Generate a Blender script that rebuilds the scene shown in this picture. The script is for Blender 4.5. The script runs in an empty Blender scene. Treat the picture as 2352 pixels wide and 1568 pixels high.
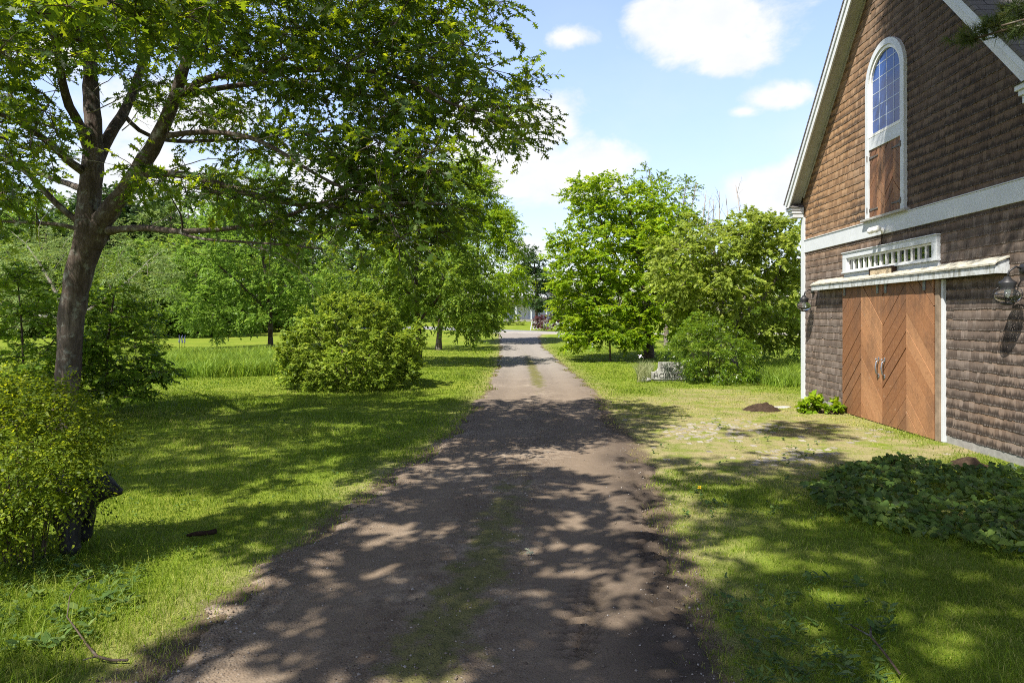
import bpy, bmesh, math, random
import numpy as np
from mathutils import Vector, Matrix

rad = math.radians
SC = bpy.context.scene
COL = SC.collection

# ------------------------------------------------------------------ camera
cam_d = bpy.data.cameras.new("camera")
cam_d.lens = 24.0
cam_d.sensor_width = 36.0
cam_d.shift_y = -0.0238
cam_d.clip_end = 3000.0
cam = bpy.data.objects.new("camera", cam_d)
COL.objects.link(cam)
cam.location = (0, 0, 2.0)
cam.rotation_euler = (rad(90), 0, 0)
SC.camera = cam

# ------------------------------------------------------------------ exposure
SC.view_settings.view_transform = 'Standard'
SC.view_settings.look = 'None'
SC.view_settings.gamma = 1.0
SC.view_settings.exposure = 0.98
SC.render.engine = 'CYCLES'
SC.cycles.use_denoising = False
SC.cycles.filter_width = 1.0
SC.cycles.max_bounces = 6
SC.cycles.diffuse_bounces = 3
SC.cycles.glossy_bounces = 2
SC.cycles.transmission_bounces = 4
SC.cycles.transparent_max_bounces = 4
SC.cycles.sample_clamp_indirect = 6.0

# ------------------------------------------------------------------ sky and sun
SUN_EL, SUN_AZ = 56.0, 225.0          # azimuth clockwise from +Y
w = bpy.data.worlds.new("World")
SC.world = w
w.use_nodes = True
nt = w.node_tree
nt.nodes.clear()


def N(nt, typ, **kw):
    n = nt.nodes.new(typ)
    for k, v in kw.items():
        if k.startswith('i_'):
            k2 = k[2:]
            n.inputs[int(k2) if k2.isdigit() else k2.replace('_', ' ')].default_value = v
        else:
            setattr(n, k, v)
    return n


def L(nt, a, b):
    nt.links.new(a, b)


def M(nt, op, a, b=None, c=None, clamp=False):
    n = nt.nodes.new('ShaderNodeMath')
    n.operation = op
    n.use_clamp = clamp
    for i, v in enumerate((a, b, c)):
        if v is None:
            continue
        if isinstance(v, (int, float)):
            n.inputs[i].default_value = v
        else:
            nt.links.new(v, n.inputs[i])
    return n.outputs[0]


def ramp(nt, fac, stops, interp='LINEAR'):
    n = nt.nodes.new('ShaderNodeValToRGB')
    cr = n.color_ramp
    cr.interpolation = interp
    while len(cr.elements) < len(stops):
        cr.elements.new(0.5)
    for e, (p, c) in zip(cr.elements, stops):
        e.position = p
        e.color = (c[0], c[1], c[2], 1) if len(c) == 3 else c
    nt.links.new(fac, n.inputs[0])
    return n.outputs[0]


def mixc(nt, fac, a, b, blend='MIX'):
    n = nt.nodes.new('ShaderNodeMix')
    n.data_type = 'RGBA'
    n.blend_type = blend
    for s, v in ((n.inputs[0], fac), (n.inputs[6], a), (n.inputs[7], b)):
        if isinstance(v, (int, float)):
            s.default_value = v
        elif isinstance(v, tuple):
            s.default_value = (v[0], v[1], v[2], 1)
        else:
            nt.links.new(v, s)
    return n.outputs[2]


def noise(nt, vec, scale, detail=4, rough=0.55, dist=0.0, out=0):
    n = N(nt, 'ShaderNodeTexNoise')
    n.inputs['Scale'].default_value = scale
    n.inputs['Detail'].default_value = detail
    n.inputs['Roughness'].default_value = rough
    n.inputs['Distortion'].default_value = dist
    if vec is not None:
        nt.links.new(vec, n.inputs['Vector'])
    return n.outputs[out]


def mapr(nt, v, a, b, c=0.0, d=1.0, smooth=True):
    n = N(nt, 'ShaderNodeMapRange')
    n.interpolation_type = 'SMOOTHSTEP' if smooth else 'LINEAR'
    nt.links.new(v, n.inputs[0])
    for i, x in enumerate((a, b, c, d)):
        n.inputs[1 + i].default_value = x
    return n.outputs[0]


sky = N(nt, 'ShaderNodeTexSky', sky_type='NISHITA', sun_disc=False)
sky.sun_elevation = rad(SUN_EL)
sky.sun_rotation = rad(SUN_AZ)
sky.air_density = 1.0
sky.dust_density = 1.0
sky.ozone_density = 1.4
tc = N(nt, 'ShaderNodeTexCoord')
sep = N(nt, 'ShaderNodeSeparateXYZ')
L(nt, tc.outputs['Generated'], sep.inputs[0])
az = M(nt, 'ARCTAN2', sep.outputs[0], sep.outputs[1])
el = M(nt, 'ARCSINE', sep.outputs[2])


def azel(px, py):
    X, Z = (px - 1176) / 1568, (728 - py) / 1568
    return math.atan(X), math.atan(Z / math.sqrt(1 + X * X))


# clouds: each a heap at a compass bearing and height above the horizon
CLOUDS = [  # px, py, half width, half height (of the 2352 px view), weight
    (1640, 50, 230, 98, 1.0), (1500, 40, 90, 90, .9), (1680, 120, 120, 62, .9),
    (1310, 88, 75, 32, .75), (1780, 226, 110, 38, .9), (1710, 256, 60, 22, .8),
    (1240, 285, 130, 80, .95), (1250, 400, 220, 85, 1.0), (1130, 340, 150, 120, 1.0), (1390, 385, 70, 40, .8),
    (1780, 440, 130, 70, .85), (1830, 390, 60, 50, .8), (1215, 575, 70, 35, .9),
    (430, 250, 300, 90, .85), (330, 420, 320, 110, .9), (780, 400, 200, 90, .85), (120, 120, 150, 60, .7),
    (2600, 300, 300, 150, .9), (-400, 300, 400, 150, .9),
]
cur = None
for px, py, hw, hh, wt in CLOUDS:
    a0, e0 = azel(px, py)
    cs = math.cos(a0)
    ra, re = hw / 1568 * cs * cs, hh / 1568 * cs
    dx = M(nt, 'DIVIDE', M(nt, 'SUBTRACT', az, a0), ra)
    dy = M(nt, 'DIVIDE', M(nt, 'SUBTRACT', el, e0), re)
    d = M(nt, 'SQRT', M(nt, 'ADD', M(nt, 'MULTIPLY', dx, dx), M(nt, 'MULTIPLY', dy, dy)))
    v = M(nt, 'MULTIPLY', M(nt, 'SUBTRACT', 1.25, d), wt)
    cur = v if cur is None else M(nt, 'SMOOTH_MAX', cur, v, 0.25)
cmb = N(nt, 'ShaderNodeCombineXYZ')
L(nt, az, cmb.inputs[0])
L(nt, M(nt, 'MULTIPLY', el, 1.5), cmb.inputs[1])
n1 = noise(nt, cmb.outputs[0], 9.0, 7, 0.62, 0.3)
n2 = noise(nt, cmb.outputs[0], 3.0, 3, 0.5)
field = M(nt, 'ADD', cur, M(nt, 'MULTIPLY', M(nt, 'SUBTRACT', n1, 0.5), 1.7))
field = M(nt, 'ADD', field, M(nt, 'MULTIPLY', M(nt, 'SUBTRACT', n2, 0.5), 0.6))
cmask = mapr(nt, field, 0.18, 0.72)
# thin general veil
veil = M(nt, 'MULTIPLY', mapr(nt, noise(nt, cmb.outputs[0], 2.2, 6, 0.6), 0.42, 0.75), 0.45)
cmask = M(nt, 'MAXIMUM', cmask, M(nt, 'MULTIPLY', veil, mapr(nt, el, 0.55, 0.0)))
shade = mapr(nt, noise(nt, cmb.outputs[0], 14.0, 5, 0.6), 0.3, 0.7)
ccol = mixc(nt, shade, (0.86, 0.89, 0.94), (0.98, 0.98, 0.98))
skyb = N(nt, 'ShaderNodeVectorMath', operation='SCALE')
L(nt, mixc(nt, 1.0, sky.outputs[0], (1.07, 0.955, 1.0), 'MULTIPLY'), skyb.inputs[0])
L(nt, M(nt, 'MULTIPLY', mapr(nt, el, 0.0, 0.42, 0.115, 0.175), mapr(nt, el, 0.42, 0.85, 1.0, 0.13)), skyb.inputs[3])
cl = N(nt, 'ShaderNodeVectorMath', operation='SCALE')
L(nt, ccol, cl.inputs[0])
cl.inputs[3].default_value = 0.56
fin = mixc(nt, cmask, skyb.outputs[0], cl.outputs[0])
bg = N(nt, 'ShaderNodeBackground')
bg.inputs[1].default_value = 1.0
L(nt, fin, bg.inputs[0])
wo = N(nt, 'ShaderNodeOutputWorld')
L(nt, bg.outputs[0], wo.inputs[0])

sun_d = bpy.data.lights.new("sun", 'SUN')
sun_d.energy = 5.0
sun_d.angle = rad(0.53)
sun_d.color = (1.0, 0.95, 0.86)
sun = bpy.data.objects.new("sun", sun_d)
COL.objects.link(sun)
SV = Vector((math.sin(rad(SUN_AZ)) * math.cos(rad(SUN_EL)), math.cos(rad(SUN_AZ)) * math.cos(rad(SUN_EL)), math.sin(rad(SUN_EL))))
sun.rotation_euler = SV.to_track_quat('Z', 'Y').to_euler()
sun.location = (-30, -30, 60)

# ------------------------------------------------------------------ helpers
rng = np.random.default_rng(7)


def _hash(ix, iy, seed):
    h = (ix.astype(np.int64) * 374761393 + iy.astype(np.int64) * 668265263 + seed * 1274126177) & 0xFFFFFFFF
    h = ((h ^ (h >> 13)) * 1274126177) & 0xFFFFFFFF
    return ((h ^ (h >> 16)) & 0xFFFFFF) / float(0xFFFFFF)


def vnoise(x, y, seed=0):
    x = np.asarray(x, float)
    y = np.asarray(y, float)
    ix, iy = np.floor(x), np.floor(y)
    fx, fy = x - ix, y - iy
    ix, iy = ix.astype(np.int64), iy.astype(np.int64)
    ux, uy = fx * fx * (3 - 2 * fx), fy * fy * (3 - 2 * fy)
    a, b = _hash(ix, iy, seed), _hash(ix + 1, iy, seed)
    c, d = _hash(ix, iy + 1, seed), _hash(ix + 1, iy + 1, seed)
    return a + (b - a) * ux + (c - a) * uy + (a - b - c + d) * ux * uy


def fbm(x, y, seed=0, oct=4):
    s, amp, tot = 0, 1.0, 0
    x = np.asarray(x, float)
    y = np.asarray(y, float)
    for o in range(oct):
        s = s + amp * vnoise(x * 2 ** o, y * 2 ** o, seed + o)
        tot += amp
        amp *= 0.5
    return s / tot


def sst(v, a, b):
    t = np.clip((np.asarray(v, float) - a) / (b - a), 0, 1)
    return t * t * (3 - 2 * t)


def H(x, y):
    x = np.asarray(x, float)
    y = np.asarray(y, float)
    b = np.interp(y, [0, 45, 62, 72, 85, 110, 160, 420], [0, 0.05, 0.42, 0.67, 1.3, 1.9, 2.3, 2.6])
    b = b * (0.55 + 0.45 * sst(x, -25, -5))
    b = b + (fbm(x * 0.22, y * 0.22, 3, 3) - 0.5) * 0.12 * sst(y, 5, 14) * (1 - sst(x, 2.5, 4.5) * (1 - sst(y, 17, 22)))
    return b


def h1(x, y):
    return float(H(x, y))


def G(px, py, Y=None):
    """ground point seen at a pixel of the 2352 x 1568 view"""
    if Y is None:
        Y = 2 * 1568 / (py - 728)
        for _ in range(12):
            Y = (2 - h1((px - 1176) / 1568 * Y, Y)) * 1568 / (py - 728)
    x = (px - 1176) / 1568 * Y
    return Vector((x, Y, h1(x, Y)))


def P3(px, py, Y):
    return Vector(((px - 1176) / 1568 * Y, Y, 2 + (728 - py) / 1568 * Y))


def tag(o, label=None, cat=None, group=None, kind=None):
    if label:
        o['label'] = label
    if cat:
        o['category'] = cat
    if group:
        o['group'] = group
    if kind:
        o['kind'] = kind
    return o


def empty(name, loc, rz=0.0):
    o = bpy.data.objects.new(name, None)
    o.empty_display_size = 0.3
    o.location = loc
    o.rotation_euler = (0, 0, rz)
    COL.objects.link(o)
    return o


def link(name, me, mat, parent=None, smooth=False):
    if mat is not None:
        me.materials.append(mat)
    if smooth:
        me.polygons.foreach_set('use_smooth', np.ones(len(me.polygons), dtype=bool))
    o = bpy.data.objects.new(name, me)
    COL.objects.link(o)
    if parent is not None:
        o.parent = parent
    return o


def np_mesh(name, V, F, attrs=None):
    """V (n,3); F (m,k) same-size faces"""
    me = bpy.data.meshes.new(name)
    V = np.ascontiguousarray(V, dtype=np.float32)
    F = np.ascontiguousarray(F, dtype=np.int32)
    m, k = F.shape
    me.vertices.add(len(V))
    me.vertices.foreach_set('co', V.ravel())
    me.loops.add(m * k)
    me.loops.foreach_set('vertex_index', F.ravel())
    me.polygons.add(m)
    me.polygons.foreach_set('loop_start', np.arange(0, m * k, k, dtype=np.int32))
    me.polygons.foreach_set('loop_total', np.full(m, k, dtype=np.int32))
    me.update(calc_edges=True)
    for an, av in (attrs or {}).items():
        a = me.attributes.new(an, 'FLOAT', 'POINT')
        a.data.foreach_set('value', np.ascontiguousarray(av, dtype=np.float32))
    return me


class MB:
    def __init__(s):
        s.v, s.f, s.r, s.q = [], [], [], []

    def poly(s, pts, r=0.5, q=None):
        b = len(s.v)
        s.v += [tuple(p) for p in pts]
        s.r += [r] * len(pts)
        s.q += (q if q else [0.5] * len(pts))
        s.f.append(tuple(range(b, b + len(pts))))

    def add(s, pts, faces, r=0.5):
        b = len(s.v)
        s.v += [tuple(p) for p in pts]
        s.r += [r] * len(pts)
        s.q += [0.5] * len(pts)
        s.f += [tuple(b + i for i in f) for f in faces]

    def box(s, x0, x1, y0, y1, z0, z1, r=0.5):
        s.add([(x0, y0, z0), (x1, y0, z0), (x1, y1, z0), (x0, y1, z0), (x0, y0, z1), (x1, y0, z1), (x1, y1, z1), (x0, y1, z1)],
              [(0, 3, 2, 1), (4, 5, 6, 7), (0, 1, 5, 4), (1, 2, 6, 5), (2, 3, 7, 6), (3, 0, 4, 7)], r)

    def prism(s, prof, axis, a, b, r=0.5):
        """profile of 2D points extruded along an axis: 'x' (y,z), 'y' (x,z), 'z' (x,y)"""
        def pt(p, t):
            return {'x': (t, p[0], p[1]), 'y': (p[0], t, p[1]), 'z': (p[0], p[1], t)}[axis]
        n = len(prof)
        pts = [pt(p, a) for p in prof] + [pt(p, b) for p in prof]
        fs = [tuple(range(n))[::-1], tuple(range(n, 2 * n))] + [(i, (i + 1) % n, n + (i + 1) % n, n + i) for i in range(n)]
        s.add(pts, fs, r)

    def tube(s, pts, rads, k=8, cap=True, r=0.5):
        P = [Vector(p) for p in pts]
        if not hasattr(rads, '__len__'):
            rads = [rads] * len(P)
        up = Vector((0.3, 0.2, 1)).normalized()
        b = len(s.v)
        prev = None
        for i, p in enumerate(P):
            t = (P[min(i + 1, len(P) - 1)] - P[max(i - 1, 0)]).normalized()
            if prev is None:
                u = t.cross(up)
                if u.length < 1e-3:
                    u = t.cross(Vector((1, 0, 0)))
            else:
                u = prev - t * prev.dot(t)
            u.normalize()
            prev = u
            v = t.cross(u)
            for j in range(k):
                a = 2 * math.pi * j / k
                q = p + (u * math.cos(a) + v * math.sin(a)) * rads[i]
                s.v.append(tuple(q))
                s.r.append(r)
                s.q.append(0.5)
        for i in range(len(P) - 1):
            for j in range(k):
                j2 = (j + 1) % k
                s.f.append((b + i * k + j, b + i * k + j2, b + (i + 1) * k + j2, b + (i + 1) * k + j))
        if cap:
            s.f.append(tuple(b + j for j in range(k))[::-1])
            s.f.append(tuple(b + (len(P) - 1) * k + j for j in range(k)))

    def sphere(s, c, rx, ry=None, rz=None, k=12, m=8, r=0.5):
        ry = ry or rx
        rz = rz or rx
        b = len(s.v)
        for i in range(1, m):
            th = math.pi * i / m
            for j in range(k):
                a = 2 * math.pi * j / k
                s.v.append((c[0] + rx * math.sin(th) * math.cos(a), c[1] + ry * math.sin(th) * math.sin(a), c[2] + rz * math.cos(th)))
        s.v += [(c[0], c[1], c[2] + rz), (c[0], c[1], c[2] - rz)]
        nn = (m - 1) * k + 2
        s.r += [r] * nn
        s.q += [0.5] * nn
        for i in range(m - 2):
            for j in range(k):
                j2 = (j + 1) % k
                s.f.append((b + i * k + j, b + (i + 1) * k + j, b + (i + 1) * k + j2, b + i * k + j2))
        for j in range(k):
            j2 = (j + 1) % k
            s.f.append((b + nn - 2, b + j, b + j2))
            s.f.append((b + nn - 1, b + (m - 2) * k + j2, b + (m - 2) * k + j))

    def build(s, name, mat, parent=None, smooth=False, bevel=0.0):
        me = bpy.data.meshes.new(name)
        me.from_pydata(s.v, [], s.f)
        a = me.attributes.new('rnd', 'FLOAT', 'POINT')
        a.data.foreach_set('value', np.array(s.r, dtype=np.float32))
        a = me.attributes.new('edge', 'FLOAT', 'POINT')
        a.data.foreach_set('value', np.array(s.q, dtype=np.float32))
        me.update()
        o = link(name, me, mat, parent, smooth)
        if bevel:
            bv = o.modifiers.new('soft_edges', 'BEVEL')
            bv.width = bevel
            bv.segments = 2
            bv.limit_method = 'ANGLE'
        return o


# ------------------------------------------------------------------ materials
def newmat(name):
    m = bpy.data.materials.new(name)
    m.use_nodes = True
    nt = m.node_tree
    nt.nodes.clear()
    out = N(nt, 'ShaderNodeOutputMaterial')
    return m, nt, out


def princ(nt, out, col, rough=0.7, spec=0.3, bump=None, bstr=0.3, bdist=0.02, metal=0.0):
    p = N(nt, 'ShaderNodeBsdfPrincipled')
    for s, v in (('Base Color', col), ('Roughness', rough), ('Specular IOR Level', spec), ('Metallic', metal)):
        if isinstance(v, tuple):
            p.inputs[s].default_value = (v[0], v[1], v[2], 1)
        elif isinstance(v, (int, float)):
            p.inputs[s].default_value = v
        else:
            L(nt, v, p.inputs[s])
    if bump is not None:
        b = N(nt, 'ShaderNodeBump')
        b.inputs['Strength'].default_value = bstr
        b.inputs['Distance'].default_value = bdist
        L(nt, bump, b.inputs['Height'])
        L(nt, b.outputs[0], p.inputs['Normal'])
    L(nt, p.outputs[0], out.inputs[0])
    return p


def geo_pos(nt):
    return N(nt, 'ShaderNodeNewGeometry').outputs['Position']


def obj_pos(nt):
    return N(nt, 'ShaderNodeTexCoord').outputs['Object']


def attr(nt, name):
    return N(nt, 'ShaderNodeAttribute', attribute_name=name).outputs['Fac']


def scalev(nt, v, s):
    n = N(nt, 'ShaderNodeMapping')
    n.inputs['Scale'].default_value = s
    L(nt, v, n.inputs[0])
    return n.outputs[0]


def leaf_mat(name, c0, c1, c2, trans=0.42, tcol=(0.30, 0.42, 0.03), rough=0.5, patch=1.2, spec=0.22):
    """c0 dark leaf, c1 usual leaf, c2 young pale leaf"""
    m, nt, out = newmat(name)
    r = attr(nt, 'rnd')
    col = ramp(nt, r, [(0.0, c0), (0.55, c1), (1.0, c2)])
    pn = noise(nt, geo_pos(nt), patch, 3, 0.5)
    f = mapr(nt, pn, 0.3, 0.7, 0.72, 1.25, False)
    sc = N(nt, 'ShaderNodeVectorMath', operation='SCALE')
    L(nt, col, sc.inputs[0])
    L(nt, f, sc.inputs[3])
    p = N(nt, 'ShaderNodeBsdfPrincipled')
    L(nt, sc.outputs[0], p.inputs['Base Color'])
    p.inputs['Roughness'].default_value = rough
    p.inputs['Specular IOR Level'].default_value = spec
    t = N(nt, 'ShaderNodeBsdfTranslucent')
    tv = N(nt, 'ShaderNodeVectorMath', operation='MULTIPLY')
    L(nt, sc.outputs[0], tv.inputs[0])
    k = max(c1)
    tv.inputs[1].default_value = (tcol[0] / c1[0] * 0.8, tcol[1] / c1[1] * 0.8, tcol[2] / max(c1[2], 1e-3) * 0.8)
    L(nt, tv.outputs[0], t.inputs[0])
    mx = N(nt, 'ShaderNodeMixShader')
    mx.inputs[0].default_value = trans
    L(nt, p.outputs[0], mx.inputs[1])
    L(nt, t.outputs[0], mx.inputs[2])
    L(nt, mx.outputs[0], out.inputs[0])
    return m


def bark_mat(name, a, b, lichen=(0.22, 0.23, 0.19), lamt=0.35, s=1.0):
    m, nt, out = newmat(name)
    p = geo_pos(nt)
    st = scalev(nt, p, (14 * s, 14 * s, 3.0 * s))
    n1 = noise(nt, st, 1.0, 6, 0.65, 0.6)
    col = ramp(nt, n1, [(0.3, a), (0.7, b)])
    n2 = noise(nt, p, 5.0 * s, 6, 0.7)
    col = mixc(nt, M(nt, 'MULTIPLY', mapr(nt, n2, 0.52, 0.66), lamt * 2), col, lichen)
    n3 = noise(nt, p, 1.3 * s, 3)
    col = mixc(nt, M(nt, 'MULTIPLY', mapr(nt, n3, 0.4, 0.62), 0.5), col, (a[0] * 1.1, a[1] * 0.9, a[2] * 0.8))
    princ(nt, out, col, 0.9, 0.15, n1, 0.9, 0.03)
    return m


def plain(name, col, rough=0.5, spec=0.4, metal=0.0, var=0.12, nscale=6.0, bstr=0.0):
    m, nt, out = newmat(name)
    n = noise(nt, obj_pos(nt), nscale, 5, 0.6)
    f = mapr(nt, n, 0.3, 0.7, 1 - var, 1 + var, False)
    sc = N(nt, 'ShaderNodeVectorMath', operation='SCALE')
    sc.inputs[0].default_value = col
    L(nt, f, sc.inputs[3])
    princ(nt, out, sc.outputs[0], rough, spec, n if bstr else None, bstr, 0.01, metal)
    return m


# leaf families
MAT = {}
MAT['oak_leaf'] = leaf_mat('oak_leaf', (0.016, 0.036, 0.009), (0.042, 0.086, 0.012), (0.095, 0.15, 0.018), 0.46, (0.32, 0.46, 0.015), 0.5)
MAT['linden_leaf'] = leaf_mat('linden_leaf', (0.06, 0.115, 0.015), (0.135, 0.22, 0.022), (0.24, 0.32, 0.04), 0.45, (0.34, 0.48, 0.04))
MAT['green_leaf'] = leaf_mat('green_leaf', (0.075, 0.14, 0.020), (0.155, 0.26, 0.032), (0.26, 0.36, 0.05), 0.45, (0.32, 0.52, 0.06))
MAT['lime_leaf'] = leaf_mat('lime_leaf', (0.085, 0.16, 0.010), (0.19, 0.31, 0.014), (0.35, 0.44, 0.02), 0.48, (0.46, 0.64, 0.02))
MAT['pale_leaf'] = leaf_mat('pale_leaf', (0.13, 0.185, 0.028), (0.27, 0.345, 0.055), (0.42, 0.46, 0.09), 0.48, (0.52, 0.64, 0.07))
MAT['pale_frond'] = leaf_mat('pale_frond', (0.10, 0.17, 0.05), (0.19, 0.28, 0.08), (0.30, 0.37, 0.14), 0.35, (0.36, 0.45, 0.10))
MAT['far_leaf'] = leaf_mat('far_leaf', (0.085, 0.14, 0.035), (0.155, 0.225, 0.05), (0.26, 0.32, 0.085), 0.4, (0.22, 0.33, 0.07), patch=0.5)
MAT['dark_leaf'] = leaf_mat('dark_leaf', (0.025, 0.055, 0.018), (0.05, 0.095, 0.03), (0.09, 0.14, 0.045), 0.3, (0.12, 0.22, 0.03), patch=0.6)
MAT['shrub_leaf'] = leaf_mat('shrub_leaf', (0.075, 0.125, 0.016), (0.19, 0.275, 0.028), (0.38, 0.43, 0.06), 0.44, (0.42, 0.56, 0.04), 0.5)
MAT['gloss_leaf'] = leaf_mat('gloss_leaf', (0.04, 0.085, 0.008), (0.105, 0.185, 0.012), (0.23, 0.31, 0.025), 0.42, (0.30, 0.46, 0.03), 0.35, spec=0.4)
MAT['olive_leaf'] = leaf_mat('olive_leaf', (0.045, 0.078, 0.008), (0.105, 0.155, 0.012), (0.29, 0.33, 0.018), 0.5, (0.36, 0.46, 0.02))
MAT['maple_leaf'] = leaf_mat('maple_leaf', (0.06, 0.12, 0.013), (0.14, 0.23, 0.02), (0.26, 0.34, 0.035), 0.48, (0.32, 0.50, 0.03))
MAT['purple_leaf'] = leaf_mat('purple_leaf', (0.045, 0.018, 0.022), (0.11, 0.045, 0.05), (0.22, 0.09, 0.08), 0.3, (0.25, 0.06, 0.05))
MAT['pine_needle'] = leaf_mat('pine_needle', (0.02, 0.035, 0.010), (0.055, 0.085, 0.018), (0.17, 0.155, 0.04), 0.2, (0.14, 0.18, 0.03))
MAT['vine_leaf'] = leaf_mat('vine_leaf', (0.045, 0.085, 0.02), (0.08, 0.14, 0.028), (0.15, 0.21, 0.04), 0.38, (0.24, 0.36, 0.04), 0.45)
MAT['weed_leaf'] = leaf_mat('weed_leaf', (0.045, 0.085, 0.025), (0.085, 0.15, 0.035), (0.16, 0.22, 0.06), 0.32, (0.22, 0.34, 0.05))
MAT['grass_blade'] = leaf_mat('grass_blade', (0.085, 0.15, 0.008), (0.19, 0.26, 0.014), (0.42, 0.37, 0.12), 0.38, (0.32, 0.46, 0.02), 0.55, patch=0.7)
MAT['meadow_blade'] = leaf_mat('meadow_blade', (0.11, 0.19, 0.02), (0.20, 0.31, 0.03), (0.33, 0.42, 0.06), 0.38, (0.38, 0.55, 0.04), 0.5)
MAT['silver_blade'] = leaf_mat('silver_blade', (0.16, 0.20, 0.09), (0.25, 0.28, 0.12), (0.36, 0.35, 0.18), 0.3, (0.34, 0.38, 0.12), 0.5)
MAT['oak_bark'] = bark_mat('oak_bark', (0.035, 0.027, 0.022), (0.17, 0.132, 0.108), (0.28, 0.28, 0.24), 0.42)
MAT['bark'] = bark_mat('bark', (0.045, 0.033, 0.025), (0.13, 0.10, 0.075))
MAT['grey_bark'] = bark_mat('grey_bark', (0.12, 0.10, 0.085), (0.27, 0.24, 0.20))
MAT['dead_wood'] = bark_mat('dead_wood', (0.20, 0.18, 0.155), (0.40, 0.37, 0.33), (0.42, 0.41, 0.37), 0.3, 2.0)
MAT['white_paint'] = plain('white_paint', (0.55, 0.575, 0.59), 0.5, 0.35, 0, 0.06, 3.0)
MAT['black_metal'] = plain('black_metal', (0.018, 0.018, 0.02), 0.45, 0.5)
MAT['steel'] = plain('steel', (0.26, 0.265, 0.28), 0.4, 0.5, 0.7)
MAT['soil'] = plain('soil', (0.045, 0.03, 0.02), 0.95, 0.1, 0, 0.5, 18, 0.6)
MAT['stone'] = plain('stone', (0.34, 0.33, 0.31), 0.9, 0.2, 0, 0.3, 9, 0.4)
MAT['concrete'] = plain('concrete', (0.27, 0.26, 0.24), 0.9, 0.2, 0, 0.2, 9, 0.3)


# ------------------------------------------------------------------ leaves, twigs, trees
def T_(half, tip_droop=0.12, fold=0.10):
    """leaf outline from one half (u along, v across); closed around the midrib"""
    a = [(u, v, fold * abs(v) - tip_droop * u * u) for u, v in half]
    b = [(u, -v, fold * abs(v) - tip_droop * u * u) for u, v in half if abs(v) > 1e-6][::-1]
    return np.array(a + b)


LEAF = {
    'rhomb': T_([(0, 0), (0.42, 0.30), (1, 0)], 0.15, 0.25),
    'oval': T_([(0, 0), (0.25, 0.25), (0.62, 0.27), (1, 0)], 0.15, 0.2),
    'lance': T_([(0, 0), (0.35, 0.16), (1, 0)], 0.2, 0.2),
    'leaflet': T_([(0, 0), (0.5, 0.13), (1, 0)], 0.15, 0.1),
    'oak': T_([(-0.1, 0.0), (0.02, 0.03), (0.14, 0.09), (0.20, 0.30), (0.29, 0.10), (0.40, 0.11), (0.50, 0.43), (0.57, 0.14), (0.68, 0.13), (0.80, 0.33), (0.84, 0.10), (1, 0)], 0.18, 0.12),
    'maple': T_([(0, 0), (0.02, 0.22), (0.30, 0.20), (0.42, 0.48), (0.56, 0.20), (0.70, 0.20), (1, 0)], 0.22, 0.12),
    'heart': T_([(0, 0), (-0.14, 0.22), (0.05, 0.44), (0.42, 0.44), (0.62, 0.24), (1, 0)], 0.22, 0.12),
    'needle': np.array([(0, 0.022, 0), (1, 0.006, -0.05), (1, -0.006, -0.05), (0, -0.022, 0)]),
}


def unit(a):
    return a / np.maximum(np.linalg.norm(a, axis=-1, keepdims=True), 1e-9)


def place_leaves(pos, axis, nrm, size, tmpl, rnd):
    """-> V (n*k,3), F (n,k), rnd per vertex"""
    T = LEAF[tmpl]
    k = len(T)
    axis = unit(axis)
    nrm = unit(nrm - axis * np.sum(axis * nrm, axis=1, keepdims=True))
    side = np.cross(nrm, axis)
    n = len(pos)
    V = pos[:, None, :] + size[:, None, None] * (axis[:, None, :] * T[None, :, 0:1] + side[:, None, :] * T[None, :, 1:2] + nrm[:, None, :] * T[None, :, 2:3])
    F = np.arange(n * k).reshape(n, k)
    return V.reshape(-1, 3), F, np.repeat(rnd, k)


def sprays(start, dirs, length, m, lsize, tmpl, rg, droop=0.15, flat=0.5, pair=True):
    """leaves set along twigs; start, dirs (S,3), length (S,)"""
    S = len(start)
    t = (np.arange(m) + 0.6) / m
    t = t[None, :] + rg.normal(0, 0.25 / m, (S, m))
    dirs = unit(dirs)
    up = unit(np.array([0, 0, 1.0]) + rg.normal(0, 0.28, (S, 3)))
    lat = unit(np.cross(dirs, up))
    pos = start[:, None, :] + dirs[:, None, :] * (length[:, None] * t)[..., None]
    pos[..., 2] -= droop * length[:, None] * t * t
    sgn = np.where(np.arange(m) % 2 == 0, 1.0, -1.0)[None, :, None] * np.ones((S, m, 1))
    ax = dirs[:, None, :] * 0.65 + lat[:, None, :] * sgn * 0.75 + rg.normal(0, 0.28, (S, m, 3))
    ax[..., 2] -= droop * 0.9
    nr = up[:, None, :] + rg.normal(0, 1.0 - flat, (S, m, 3))
    sz = lsize * rg.uniform(0.65, 1.2, (S, m))
    base = rg.uniform(0, 1, (S, 1)) * 0.45 + rg.uniform(0, 1, (S, m)) * 0.55
    return place_leaves(pos.reshape(-1, 3), ax.reshape(-1, 3), nr.reshape(-1, 3), sz.ravel(), tmpl, base.ravel())


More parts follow.
